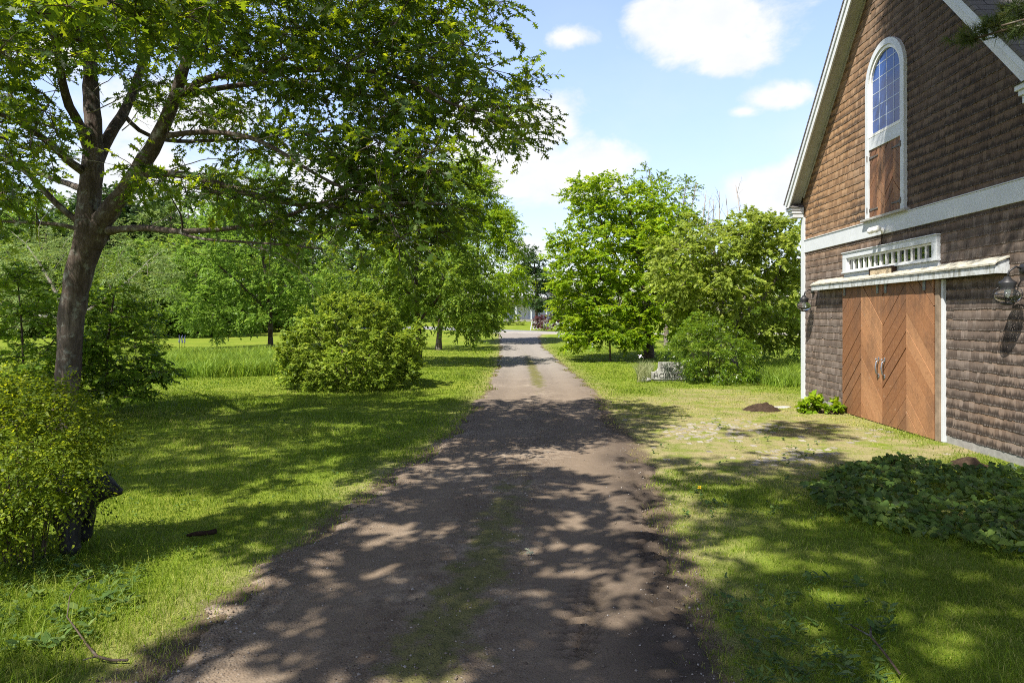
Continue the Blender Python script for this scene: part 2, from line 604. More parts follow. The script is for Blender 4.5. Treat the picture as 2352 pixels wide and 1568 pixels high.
def crr(pts, step=0.3):
    """smooth curve through points (n,4) = xyz + radius"""
    P = np.asarray(pts, float)
    if len(P) < 3:
        n = max(2, int(np.linalg.norm(P[1, :3] - P[0, :3]) / step) + 1)
        t = np.linspace(0, 1, n)[:, None]
        return P[0] * (1 - t) + P[1] * t
    Q = np.vstack([2 * P[0] - P[1], P, 2 * P[-1] - P[-2]])
    out = []
    for i in range(len(P) - 1):
        p0, p1, p2, p3 = Q[i], Q[i + 1], Q[i + 2], Q[i + 3]
        n = max(2, int(np.linalg.norm(p2[:3] - p1[:3]) / step))
        t = np.linspace(0, 1, n, endpoint=False)[:, None]
        out.append(0.5 * ((2 * p1) + (-p0 + p2) * t + (2 * p0 - 5 * p1 + 4 * p2 - p3) * t * t + (-p0 + 3 * p1 - 3 * p2 + p3) * t ** 3))
    out.append(P[-1:])
    R = np.vstack(out)
    R[:, 3] = np.maximum(R[:, 3], 0.003)
    return R


class Tree:
    """limbs given as curves; the rest of the branching grows from them to every leaf clump"""

    def __init__(s, seed=1):
        s.rg = np.random.default_rng(seed)
        s.chains = []          # arrays (n,4)
        s.np_, s.nd_, s.nr_, s.nl_ = [], [], [], []
        s.twigs = []
        s.clumps = []

    def limb(s, pts, step=0.3, lo=0.0):
        c = crr([tuple(p) if len(p) == 4 else (*p[0], p[1]) for p in pts], step)
        s.chains.append(c)
        d = np.gradient(c[:, :3], axis=0)
        acc = 0.0
        for i in range(int(lo * len(c)), len(c)):
            acc += step
            s.np_.append(c[i, :3])
            s.nd_.append(unit(d[i]))
            s.nr_.append(c[i, 3])
            s.nl_.append(acc * 0.3)
        return c

    def grow(s, C, rtip=0.010, wiggle=0.12, asc=0.8, kgrow=0.0021, nodes_from=0):
        """attach every clump centre in C to the nearest good branch point"""
        C = np.asarray(C, float)
        if not len(C):
            return
        s.clumps += list(C)
        A = np.array(s.np_[nodes_from:]) if nodes_from < len(s.np_) else np.array(s.np_)
        d0 = np.min(np.linalg.norm(C[:, None, :] - A[None, :, :], axis=2), axis=1)
        order = np.argsort(d0)
        NP = np.array(s.np_)
        ND = np.array(s.nd_)
        NL = np.array(s.nl_)
        NR = np.array(s.nr_)
        new = []
        for ci in order:
            c = C[ci]
            v = c[None, :] - NP
            dist = np.linalg.norm(v, axis=1)
            un = v / np.maximum(dist, 1e-6)[:, None]
            cost = dist * (1 + asc * np.maximum(0, -un[:, 2] - 0.15) + 0.25 * (1 - np.sum(un * ND, axis=1))) + 0.25 * NL
            j = int(np.argmin(cost))
            p, dv, dl = NP[j], ND[j], dist[j]
            if dl < 0.05:
                continue
            mid = p + (un[j] * 0.6 + dv * 0.25 + np.array([0, 0, 0.12])) * dl * 0.5 + s.rg.normal(0, wiggle, 3) * dl * 0.35
            rb = min(NR[j] * 0.75, rtip + kgrow * 6 * dl)
            c4 = crr([(*p, rb), (*mid, (rb + rtip) / 2), (*c, rtip * 0.6)], max(0.22, dl / 6))
            s.chains.append(c4)
            g = unit(np.gradient(c4[:, :3], axis=0))
            NP = np.vstack([NP, c4[1:, :3]])
            ND = np.vstack([ND, g[1:]])
            NL = np.concatenate([NL, NL[j] + np.linspace(0, dl, len(c4))[1:]])
            NR = np.concatenate([NR, c4[1:, 3]])
        s.np_, s.nd_, s.nl_, s.nr_ = list(NP), list(ND), list(NL), list(NR)

    def wood(s, name, mat, parent, k=7, ktwig=3, big=0.05, rough=0.06):
        Vs, Fs, off = [], [], 0
        for c in s.chains + s.twigs:
            kk = k if c[:, 3].max() > big else ktwig if c[:, 3].max() < 0.02 else 5
            if c[:, 3].max() > 0.15:
                kk = 14
            n = len(c)
            P = c[:, :3]
            t = unit(np.gradient(P, axis=0))
            ref = np.array([0.31, 0.22, 0.92]) if abs(t[0, 2]) < 0.8 else np.array([0.9, 0.3, 0.1])
            u = np.cross(t, ref)
            u = unit(u)
            v = np.cross(t, u)
            a = np.arange(kk) / kk * 2 * np.pi
            r = np.repeat(c[:, 3:4], kk, axis=1)
            if c[:, 3].max() > big:
                r = r * (1 + rough * s.rg.normal(0, 1, r.shape))
            V = P[:, None, :] + r[..., None] * (np.cos(a)[None, :, None] * u[:, None, :] + np.sin(a)[None, :, None] * v[:, None, :])
            Vs.append(V.reshape(-1, 3))
            i = np.arange(n - 1)[:, None] * kk
            j = np.arange(kk)[None, :]
            j2 = (j + 1) % kk
            F = np.stack([i + j, i + j2, i + kk + j2, i + kk + j], axis=-1).reshape(-1, 4) + off
            Fs.append(F)
            off += n * kk
        me = np_mesh(name, np.vstack(Vs), np.vstack(Fs))
        return link(name, me, mat, parent, True)

    def foliage(s, name, mat, parent, C, R, nspray, nleaf, lsize, tmpl='rhomb', droop=0.15, flat=0.5, zsq=0.75, out=0.6, center=None, twigs=False, slen=0.6, upb=0.1):
        C = np.asarray(C, float)
        R = np.broadcast_to(np.asarray(R, float), (len(C),))
        S = len(C) * nspray
        c = np.repeat(C, nspray, axis=0)
        r = np.repeat(R, nspray)
        d = unit(s.rg.normal(0, 1, (S, 3)))
        if center is not None:
            d = unit(d + out * unit(c - np.asarray(center)[None, :]))
        d[:, 2] = d[:, 2] * zsq + upb
        d = unit(d)
        st = c + d * (r * s.rg.uniform(0.0, 0.55, S))[:, None] * np.array([1, 1, zsq])
        ln = r * slen * s.rg.uniform(0.7, 1.3, S)
        dd = unit(d + s.rg.normal(0, 0.25, (S, 3)) - np.array([0, 0, droop * 0.3]))
        V, F, q = sprays(st, dd, ln, nleaf, lsize, tmpl, s.rg, droop, flat)
        if twigs:
            for i in range(S):
                e = st[i] + dd[i] * ln[i]
                m_ = (st[i] + e) / 2
                e[2] -= droop * ln[i]
                m_[2] -= droop * ln[i] * 0.25
                s.twigs.append(np.array([(*c[i], 0.006), (*((c[i] + st[i]) / 2), 0.005), (*st[i], 0.005), (*m_, 0.004), (*e, 0.0025)]))
        me = np_mesh(name, V, F, {'rnd': q})
        return link(name, me, mat, parent)


def in_blobs(blobs, n, rg, mind=0.0, shell=0.35):
    """points in a union of ellipsoids (cx,cy,cz,rx,ry,rz), pushed towards the outside, kept apart"""
    vol = np.array([b[3] * b[4] * b[5] for b in blobs]) ** 0.75
    out = []
    tries = 0
    while len(out) < n and tries < n * 40:
        tries += 1
        b = blobs[rg.choice(len(blobs), p=vol / vol.sum())]
        d = unit(rg.normal(0, 1, 3))
        p = np.array(b[:3]) + d * np.array(b[3:]) * (shell + (1 - shell) * rg.uniform(0, 1) ** 0.6) * rg.uniform(0.9, 1.08)
        if mind and out:
            if np.min(np.linalg.norm(np.array(out) - p, axis=1)) < mind and tries < n * 25:
                continue
        out.append(p)
    return np.array(out)


def make_tree(name, label, cat, base, trunk, blobs, nclump, R, nspray, nleaf, lsize, leaf, bark='bark', tmpl='rhomb', seed=1, group=None,
              droop=0.15, mind=0.0, twigs=False, zsq=0.75, flat=0.5, shell=0.35, lo=0.35, crown_name='crown', slen=0.6, asc=0.8, rtip=0.012, out=0.6):
    """base Vector; trunk: list of stems, each [(x,y,z,r)...] relative to the base; blobs relative to the base"""
    t = Tree(seed)
    root = empty(name, base)
    tag(root, label, cat, group)
    for st in trunk:
        t.limb(st, 0.3, lo)
    C = in_blobs(blobs, nclump, t.rg, mind, shell)
    t.grow(C, rtip=rtip, asc=asc)
    cen = np.average(np.array([b[:3] for b in blobs]), axis=0, weights=[b[3] * b[4] * b[5] for b in blobs]) - np.array([0, 0, 0.5])
    t.foliage(crown_name, MAT[leaf], root, C, R, nspray, nleaf, lsize, tmpl, droop, flat, zsq, out, cen, twigs, slen)
    t.wood('trunk', MAT[bark], root)
    return root


def copy_tree(o, parent=None):
    c = o.copy()
    COL.objects.link(c)
    if parent is not None:
        c.parent = parent
    for ch in o.children:
        copy_tree(ch, c)
    return c


# ------------------------------------------------------------------ driveway geometry
DY = [-8, 3.73, 5.48, 8.43, 11.5, 18.2, 30.7, 43.5, 55, 62, 66]
DL = [-2.35, -2.15, -1.90, -1.55, -1.02, -0.62, -0.55, -0.72, -0.95, -1.2, -2.2]
DR = [0.9, 1.13, 1.42, 1.72, 1.86, 2.16, 2.10, 1.95, 2.1, 2.6, 4.2]


def lane(y):
    return np.interp(y, DY, DL), np.interp(y, DY, DR)


def lane_d(x, y):
    """distance outside the driveway edge (negative inside)"""
    l, r = lane(y)
    return np.maximum(l - x, x - r)


BARN = Vector((6.5 * math.cos(rad(2)) + 12.87 * math.sin(rad(2)), -6.5 * math.sin(rad(2)) + 12.87 * math.cos(rad(2)), 0))


def apron(x, y):
    """0..1 the worn, stony patch before the barn doors"""
    d = np.sqrt(((x - 4.3) / 3.3) ** 2 + ((y - 11.0) / 2.5) ** 2) + (fbm(x * 0.9, y * 0.9, 21, 3) - 0.5) * 0.9
    return 1 - sst(d, 0.6, 1.15)


def wear(x, y):
    """yellowed thin grass along the right of the driveway"""
    d = np.sqrt(((x - 4.0) / 3.6) ** 2 + ((y - 13.0) / 6.5) ** 2) + (fbm(x * 0.6, y * 0.6, 31, 4) - 0.5) * 1.1
    return 1 - sst(d, 0.5, 1.2)


def grid(name, xs, ys, zf, attrs, mat, drop=None):
    X, Y = np.meshgrid(xs, ys)
    Z = zf(X, Y)
    nx, ny = len(xs), len(ys)
    V = np.stack([X, Y, Z], -1).reshape(-1, 3)
    i = np.arange(ny - 1)[:, None] * nx + np.arange(nx - 1)[None, :]
    F = np.stack([i, i + 1, i + nx + 1, i + nx], -1).reshape(-1, 4)
    at = {k: f(X, Y).ravel() for k, f in attrs.items()}
    o = link(name, np_mesh(name, V, F, at), mat, None, True)
    return tag(o, kind='structure')


# ---- lawn
m, nt, out = newmat('lawn')
p = geo_pos(nt)
n1 = noise(nt, p, 0.35, 5, 0.6)
n2 = noise(nt, p, 6.0, 5, 0.65)
n3 = noise(nt, scalev(nt, p, (60, 60, 60)), 1.0, 3, 0.7)
col = ramp(nt, n1, [(0.3, (0.11, 0.165, 0.013)), (0.5, (0.16, 0.22, 0.018)), (0.72, (0.25, 0.26, 0.04))])
col = mixc(nt, mapr(nt, n2, 0.35, 0.7), col, (0.115, 0.165, 0.014))
col = mixc(nt, M(nt, 'MULTIPLY', mapr(nt, n3, 0.45, 0.75), 0.5), col, (0.26, 0.26, 0.06))
wr = attr(nt, 'wear')
wn = M(nt, 'MULTIPLY', wr, mapr(nt, noise(nt, p, 2.2, 6, 0.7), 0.3, 0.62))
dry = ramp(nt, n3, [(0.3, (0.21, 0.165, 0.09)), (0.7, (0.42, 0.35, 0.19))])
col = mixc(nt, M(nt, 'MULTIPLY', wn, 0.92), col, dry)
dt = attr(nt, 'dirt')
dn = mapr(nt, M(nt, 'ADD', dt, M(nt, 'MULTIPLY', M(nt, 'SUBTRACT', noise(nt, p, 3.0, 6, 0.7), 0.5), 1.2)), 0.3, 0.7)
dcol = ramp(nt, n3, [(0.25, (0.08, 0.058, 0.036)), (0.75, (0.20, 0.155, 0.10))])
col = mixc(nt, dn, col, dcol)
princ(nt, out, col, 0.95, 0.1, n3, 0.8, 0.03)
MAT['lawn'] = m
far = np.concatenate([-np.geomspace(420, 12, 46), np.arange(-11.5, 11.6, 0.16), np.geomspace(12, 420, 46)])
ysg = np.concatenate([np.arange(-40, 2, 3.0), np.arange(2, 22, 0.16), np.arange(22, 60, 0.5), np.geomspace(60.5, 480, 60)])


def gz(x, y):
    return H(x, y) + (fbm(x * 2.5, y * 2.5, 5, 3) - 0.5) * 0.025 - 0.12 * (1 - sst(lane_d(x, y), -0.45, -0.15)) * (1 - sst(y, 62, 64))


grid('ground', far, ysg, gz, {
    'wear': lambda x, y: np.clip(wear(x, y) * 0.85 + apron(x, y) * 0.9 + 0.6 * (1 - sst(lane_d(x, y), 0.0, 0.9)) * (1 - sst(y, 62, 65)), 0, 1),
    'dirt': lambda x, y: np.clip((1 - sst(lane_d(x, y), -0.2, 0.4)) * 0.9 * (1 - sst(y, 62, 65)) + 0.22 * apron(x, y), 0, 1)}, MAT['lawn'])

# ---- gravel driveway
m, nt, out = newmat('gravel_dirt')
p = geo_pos(nt)
nb = noise(nt, p, 0.8, 5, 0.6)
nm = noise(nt, p, 9.0, 6, 0.7)
vo = N(nt, 'ShaderNodeTexVoronoi')
vo.inputs['Scale'].default_value = 55
L(nt, p, vo.inputs['Vector'])
vd = vo.outputs['Distance']
vc = vo.outputs['Color']
sp = N(nt, 'ShaderNodeSeparateColor')
L(nt, vc, sp.inputs[0])
base = ramp(nt, nb, [(0.3, (0.12, 0.088, 0.058)), (0.5, (0.20, 0.152, 0.106)), (0.68, (0.32, 0.256, 0.188))])
base = mixc(nt, mapr(nt, nm, 0.35, 0.68), base, (0.115, 0.082, 0.056))
peb = ramp(nt, sp.outputs[0], [(0.0, (0.09, 0.075, 0.062)), (0.75, (0.20, 0.17, 0.145)), (1.0, (0.34, 0.31, 0.28))])
gr = attr(nt, 'stony')
pm = M(nt, 'MULTIPLY', mapr(nt, vd, 0.55, 0.25), M(nt, 'MULTIPLY', gr, mapr(nt, sp.outputs[1], 0.35, 0.6)))
base = mixc(nt, pm, base, peb)
trk = M(nt, 'MULTIPLY', attr(nt, 'track'), mapr(nt, nb, 0.25, 0.6, 0.9, 0.45))
base = mixc(nt, trk, base, ramp(nt, nm, [(0.3, (0.14, 0.104, 0.071)), (0.7, (0.24, 0.186, 0.134))]))
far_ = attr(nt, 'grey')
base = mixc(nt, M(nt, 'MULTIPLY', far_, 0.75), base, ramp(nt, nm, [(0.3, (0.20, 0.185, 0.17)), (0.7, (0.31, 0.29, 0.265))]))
mo = attr(nt, 'moss')
mf = mapr(nt, M(nt, 'ADD', mo, M(nt, 'MULTIPLY', M(nt, 'SUBTRACT', noise(nt, p, 4.0, 6, 0.7), 0.5), 1.9)), 0.45, 0.9)
base = mixc(nt, mf, base, ramp(nt, nm, [(0.35, (0.085, 0.085, 0.028)), (0.7, (0.19, 0.17, 0.06))]))
mud = attr(nt, 'mud')
base = mixc(nt, M(nt, 'MULTIPLY', mud, 0.85), base, ramp(nt, nm, [(0.3, (0.035, 0.027, 0.02)), (0.7, (0.085, 0.065, 0.05))]))
hgt = M(nt, 'ADD', M(nt, 'MULTIPLY', nm, 0.6), M(nt, 'MULTIPLY', mapr(nt, vd, 0.6, 0.0), M(nt, 'MULTIPLY', gr, 0.6)))
princ(nt, out, base, 0.92, 0.2, hgt, 0.8, 0.018)
MAT['gravel'] = m


def uv(x, y):
    l, r = lane(y)
    return (x - l) / (r - l)


def ruts(x, y):
    u = uv(x, y)
    return -0.030 * np.exp(-((u - 0.22) / 0.10) ** 2) - 0.034 * np.exp(-((u - 0.74) / 0.11) ** 2)


def tread(x, y):
    """tyre tracks pressed into the muddy right edge"""
    z = np.zeros_like(x)
    for x0, y0, x1, y1, wd in ((1.28, 3.4, 1.62, 9.0, 0.13), (1.02, 4.2, 1.40, 7.6, 0.12), (0.35, 3.9, 0.62, 5.4, 0.13), (1.75, 7.6, 1.2, 8.6, 0.12)):
        dx, dy = x1 - x0, y1 - y0
        ln = math.hypot(dx, dy)
        t = ((x - x0) * dx + (y - y0) * dy) / ln
        n = (-(x - x0) * dy + (y - y0) * dx) / ln
        k = np.exp(-(n / wd) ** 4) * sst(t, 0, 0.3) * (1 - sst(t, ln - 0.4, ln))
        z = z + k * (-0.026 + 0.020 * np.sign(np.sin((t + 0.6 * np.abs(n)) * 2 * np.pi / 0.11)))
    return z


def dz(x, y):
    d = lane_d(x, y) + 0.10 + (fbm(x * 1.6, y * 1.6, 8, 4) - 0.5) * 0.75 + (fbm(x * 7, y * 7, 9, 3) - 0.5) * 0.25
    z = H(x, y) + 0.030 - 0.085 * sst(d, -0.12, 0.30)
    z = z + ruts(x, y) * (1 - sst(y, 40, 60)) + (fbm(x * 3, y * 3, 11, 4) - 0.5) * 0.03 + (fbm(x * 14, y * 14, 12, 3) - 0.5) * 0.012
    u = uv(x, y)
    cl_ = np.clip(fbm(x * 9, y * 9, 61, 3) - 0.52, 0, 1) * np.exp(-((u - 0.97) / 0.09) ** 2) * sst(y, 3, 4) * (1 - sst(y, 9, 13))
    return z + tread(x, y) + 0.09 * cl_ + 0.02 * np.exp(-((u - 1.0) / 0.05) ** 2) * (1 - sst(y, 9, 13)) * fbm(x * 2, y * 2, 63, 3)


def strip_grid(name, ys, us, xfun, zf, attrs, mat):
    Yg, Ug = np.meshgrid(ys, us, indexing='ij')
    X = xfun(Ug, Yg)
    Z = zf(X, Yg)
    nx, ny = len(us), len(ys)
    V = np.stack([X, Yg, Z], -1).reshape(-1, 3)
    i = np.arange(ny - 1)[:, None] * nx + np.arange(nx - 1)[None, :]
    F = np.stack([i, i + 1, i + nx + 1, i + nx], -1).reshape(-1, 4)
    at = {k: f(X, Yg).ravel() for k, f in attrs.items()}
    return tag(link(name, np_mesh(name, V, F, at), mat, None, True), kind='structure')


def xdrv(u, y):
    l, r = lane(y)
    return (l - 0.7) + u * (r - l + 1.4)


def moss_f(x, y):
    u = uv(x, y)
    a = np.exp(-((u - 0.50) / 0.11) ** 2)
    k = np.interp(y, [0, 3.5, 6.5, 8, 11, 17, 20, 30, 36, 45], [1.0, 0.95, 0.8, 0.6, 0.05, 0.3, 0.9, 0.95, 0.4, 0.0])
    return a * k


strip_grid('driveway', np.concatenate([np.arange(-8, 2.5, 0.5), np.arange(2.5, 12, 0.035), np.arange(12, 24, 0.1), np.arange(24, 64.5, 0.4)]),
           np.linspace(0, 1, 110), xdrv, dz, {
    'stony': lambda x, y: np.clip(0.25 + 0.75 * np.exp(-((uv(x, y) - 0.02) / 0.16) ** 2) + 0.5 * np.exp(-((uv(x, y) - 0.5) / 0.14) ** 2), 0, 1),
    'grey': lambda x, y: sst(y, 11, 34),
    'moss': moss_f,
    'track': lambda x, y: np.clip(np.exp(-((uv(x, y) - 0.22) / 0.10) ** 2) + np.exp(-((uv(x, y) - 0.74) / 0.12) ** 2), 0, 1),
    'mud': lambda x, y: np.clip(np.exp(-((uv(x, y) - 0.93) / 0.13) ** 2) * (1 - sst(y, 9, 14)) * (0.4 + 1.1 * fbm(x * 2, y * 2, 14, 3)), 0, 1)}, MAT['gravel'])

# ---- the paved lane and the gravel lane that cross the end of the driveway
MAT['asphalt'] = plain('asphalt', (0.20, 0.20, 0.205), 0.9, 0.2, 0, 0.12, 2.0, 0.2)
MAT['pale_gravel'] = plain('pale_gravel', (0.29, 0.265, 0.235), 0.95, 0.1, 0, 0.16, 2.5, 0.3)


def lane_strip(name, pts, mat, lift):
    c = crr([(a, b, 0, wd) for a, b, wd in pts], 0.6)
    t = unit(np.gradient(c[:, :2], axis=0))
    nrm = np.stack([-t[:, 1], t[:, 0]], 1)
    us = np.linspace(-1, 1, 9)
    XY = c[:, None, :2] + nrm[:, None, :] * (us[None, :, None] * c[:, None, 3:4])
    Z = H(XY[..., 0], XY[..., 1]) + lift - 0.05 * (np.abs(us)[None, :] > 0.99)
    V = np.concatenate([XY, Z[..., None]], -1).reshape(-1, 3)
    i = np.arange(len(c) - 1)[:, None] * 9 + np.arange(8)[None, :]
    F = np.stack([i, i + 1, i + 10, i + 9], -1).reshape(-1, 4)
    return tag(link(name, np_mesh(name, V, F), mat, None, True), kind='structure')


lane_strip('gravel_lane', [(-1.5, 65.6, 1.6), (1.5, 64.6, 2.0), (5, 64.0, 1.9), (12, 63.5, 1.8), (30, 62, 1.8), (70, 56, 1.8)], MAT['pale_gravel'], 0.035)
lane_strip('paved_lane', [(-60, 104, 2.2), (-30, 88, 2.2), (-12, 77, 2.2), (-4.5, 71.6, 2.3), (-0.6, 68.6, 2.0), (2.6, 66.9, 0.9), (4.5, 66.3, 0.3)], MAT['asphalt'], 0.055)

# ------------------------------------------------------------------ barn
XR, ZC, SL = 0.15, 9.42, 1.08           # ridge position, height, slope
WL, WR = -3.98, 3.98
barn = empty('barn', BARN, rad(-92))
tag(barn, 'brown shingled barn with white trim, arched window and chevron sliding doors', 'barn')

m, nt, out = newmat('cedar_shingle')
p = obj_pos(nt)
sx = N(nt, 'ShaderNodeSeparateXYZ')
L(nt, p, sx.inputs[0])
r = attr(nt, 'rnd')
e = attr(nt, 'edge')
rsh = M(nt, 'FRACT', M(nt, 'MULTIPLY', r, 7.31))
streak = noise(nt, scalev(nt, p, (26, 6, 2.0)), 1.0, 5, 0.65)
fine = noise(nt, scalev(nt, p, (110, 20, 5)), 1.0, 4, 0.65)
r = M(nt, 'ADD', M(nt, 'MULTIPLY', r, 0.6), M(nt, 'MULTIPLY', fine, 0.4))
big = noise(nt, p, 0.55, 4, 0.6)
tan = ramp(nt, r, [(0.0, (0.19, 0.105, 0.052)), (0.5, (0.32, 0.185, 0.092)), (1.0, (0.46, 0.29, 0.16))])
grey = ramp(nt, r, [(0.0, (0.095, 0.070, 0.056)), (0.5, (0.155, 0.122, 0.100)), (1.0, (0.25, 0.205, 0.175))])
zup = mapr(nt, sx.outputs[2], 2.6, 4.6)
xleft = mapr(nt, sx.outputs[0], 0.6, -2.2)
tanf = M(nt, 'ADD', M(nt, 'MULTIPLY', zup, M(nt, 'ADD', M(nt, 'MULTIPLY', xleft, 0.55), 0.35)), M(nt, 'MULTIPLY', M(nt, 'SUBTRACT', big, 0.5), 0.9), clamp=True)
tanf = M(nt, 'ADD', tanf, M(nt, 'MULTIPLY', mapr(nt, e, 0.6, 0.95), 0.25), clamp=True)
col = mixc(nt, tanf, grey, tan)
stain_shade = M(nt, 'MULTIPLY', mapr(nt, M(nt, 'ADD', sx.outputs[0], M(nt, 'MULTIPLY', M(nt, 'SUBTRACT', big, 0.5), 3.0)), -1.4, 1.0), zup)
col = mixc(nt, M(nt, 'MULTIPLY', stain_shade, 0.6), col, (0.055, 0.042, 0.034))  # upper right gable: weather stain and tree shadow painted into the colour
# weathered dark lower ends with a ragged upper limit
lim = M(nt, 'ADD', M(nt, 'ADD', M(nt, 'MULTIPLY', streak, 0.9), M(nt, 'MULTIPLY', fine, 0.7)), -0.36)
wx = mapr(nt, M(nt, 'SUBTRACT', lim, M(nt, 'ADD', e, M(nt, 'MULTIPLY', M(nt, 'SUBTRACT', rsh, 0.5), 0.28))), -0.16, 0.26)
dk = M(nt, 'MULTIPLY', wx, mapr(nt, M(nt, 'ADD', big, M(nt, 'MULTIPLY', sx.outputs[0], 0.02)), 0.34, 0.62, 0.25, 0.95))
col = mixc(nt, dk, col, ramp(nt, fine, [(0.3, (0.018, 0.014, 0.012)), (0.75, (0.065, 0.050, 0.040))]))
gl = M(nt, 'MULTIPLY', mapr(nt, e, 0.16, 0.0), M(nt, 'MULTIPLY', mapr(nt, fine, 0.45, 0.65), 0.6))
col = mixc(nt, gl, col, (0.33, 0.30, 0.27))
princ(nt, out, col, 0.9, 0.15, M(nt, 'ADD', fine, streak), 0.5, 0.008)
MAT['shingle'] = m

HOLES = []   # (z0, z1, function z -> half width, centre)


def arch_half(z):
    if z < 6.44:
        return 0.67
    return math.sqrt(max(0, 0.67 ** 2 - (z - 6.44) ** 2))


def roofz(x):
    return ZC - SL * abs(x - XR)


rnd = random.Random(5)
mb = MB()
EXP = 0.152
z = 0.14
row = 0
while z < ZC:
    z1 = min(z + EXP, ZC)
    zt = z1 + 0.012
    jit_row = rnd.uniform(-0.004, 0.004)
    xa = WL if z < roofz(WL) else XR - (ZC - z) / SL
    xb = WR if z < roofz(WR) else XR + (ZC - z) / SL
    spans = [(max(xa, WL), min(xb, WR))]
    zm = (z + z1) / 2
    cuts = []
    if 3.80 < zm < 7.11:
        hw = min(arch_half(z), arch_half(z1)) if zm > 6.44 else 0.67
        cuts.append((-hw, hw))
    if zm < 2.50:
        cuts.append((-1.58, 1.80))
    if 2.50 < zm < 3.30:
        cuts.append((-1.62, 1.62))
    if 3.58 < zm < 3.80:
        spans = []
    for c0, c1 in cuts:
        ns = []
        for a_, b_ in spans:
            if c1 <= a_ or c0 >= b_:
                ns.append((a_, b_))
            else:
                if c0 - a_ > 0.01:
                    ns.append((a_, c0))
                if b_ - c1 > 0.01:
                    ns.append((c1, b_))
        spans = ns
    for a_, b_ in spans:
        x = a_ - rnd.uniform(0, 0.1)
        while x < b_:
            wd = rnd.choice((0.06, 0.075, 0.09, 0.11, 0.13)) * rnd.uniform(0.9, 1.1)
            x0, x1 = max(x, a_), min(x + wd - 0.0035, b_)
            x += wd
            if x1 - x0 < 0.006:
                continue
            rr = rnd.random()
            zb = z + jit_row + (rnd.uniform(-0.006, 0.006)) + (0.03 if rnd.random() < 0.012 else 0)
            th = 0.0145 + rnd.uniform(-0.002, 0.004)
            tl = rnd.uniform(-0.003, 0.003)
            zl, zr = min(zt, roofz(x0) - 0.002), min(zt, roofz(x1) - 0.002)
            if zl < zb + 0.01 or zr < zb + 0.01:
                continue
            f0, f1 = (x0, -th - tl, zb), (x1, -th + tl, zb + rnd.uniform(-0.002, 0.002))
            t0, t1 = (x0, -0.005, zl), (x1, -0.005, zr)
            mb.poly([f0, f1, t1, t0], rr, [0, 0, 1, 1])
            mb.poly([(x0, 0.0, zb), (x1, 0.0, zb), f1, f0], rr, [0, 0, 0, 0])
            mb.poly([(x0, 0.0, zb), f0, t0, (x0, 0.0, zl)], rr, [0, 0, 1, 1])
            mb.poly([f1, (x1, 0.0, zb), (x1, 0.0, zr), t1], rr, [0, 0, 1, 1])
    z += EXP
    row += 1
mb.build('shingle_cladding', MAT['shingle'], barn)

# wall body (sheathing, far and side walls)
MAT['sheathing'] = plain('sheathing', (0.05, 0.038, 0.03), 0.95, 0.1)
MAT['side_shingle'] = plain('side_shingle', (0.16, 0.12, 0.09), 0.9, 0.1, 0, 0.4, 5)
mb = MB()
DEP = 12.0
prof = [(WL, 0.0), (WR, 0.0), (WR, roofz(WR)), (XR, ZC), (WL, roofz(WL))]
mb.prism(prof, 'y', 0.001, DEP)
mb.build('wall', MAT['side_shingle'], barn)
mb = MB()
mb.box(WL + 0.02, -1.60, -0.006, 0.25, -0.3, 0.13)
mb.box(1.84, WR - 0.02, -0.006, 0.25, -0.3, 0.13)
mb.box(-1.60, 1.84, -0.02, 0.25, -0.3, 0.015)
mb.build('foundation', MAT['concrete'], barn)

# roof
m, nt, out = newmat('asphalt_shingle')
p = obj_pos(nt)
br = N(nt, 'ShaderNodeTexBrick')
br.inputs['Scale'].default_value = 1.0
br.inputs['Brick Width'].default_value = 0.32
br.inputs['Row Height'].default_value = 0.11
br.inputs['Mortar Size'].default_value = 0.006
br.inputs['Color1'].default_value = (0.10, 0.095, 0.09, 1)
br.inputs['Color2'].default_value = (0.17, 0.155, 0.145, 1)
br.inputs['Mortar'].default_value = (0.02, 0.02, 0.02, 1)
sw = N(nt, 'ShaderNodeSeparateXYZ')
L(nt, p, sw.inputs[0])
cb = N(nt, 'ShaderNodeCombineXYZ')
L(nt, sw.outputs[1], cb.inputs[0])
L(nt, sw.outputs[2], cb.inputs[1])
L(nt, cb.outputs[0], br.inputs['Vector'])
col = mixc(nt, mapr(nt, noise(nt, p, 2.0, 5, 0.6), 0.4, 0.7), br.outputs[0], (0.12, 0.11, 0.10), 'MIX')
princ(nt, out, col, 0.95, 0.1, br.outputs[1], 0.5, 0.01)
MAT['roofing'] = m
RP = 0.34       # rake overhang
EV = 0.20       # eave overhang
th = 0.05
nx_, nz_ = SL / math.hypot(SL, 1), 1 / math.hypot(SL, 1)
xl, xr_ = WL - EV, WR + EV


def off(x, d):
    """point on roof line moved d along the outward normal"""
    s_ = -1 if x < XR else 1
    return (x + s_ * nx_ * d, roofz(x) + nz_ * d)


apex_hi = (XR, ZC + (th + 0.02) / nz_)
apex_lo = (XR, ZC + 0.02 / nz_)
mb = MB()
mb.prism([off(xl, 0.02), apex_lo, apex_hi, off(xl - 0.03, th + 0.02)], 'y', -RP - 0.04, DEP + 0.3)
mb.prism([apex_lo, off(xr_, 0.02), off(xr_ + 0.03, th + 0.02), apex_hi], 'y', -RP - 0.04, DEP + 0.3)
mb.build('roof', MAT['roofing'], barn)
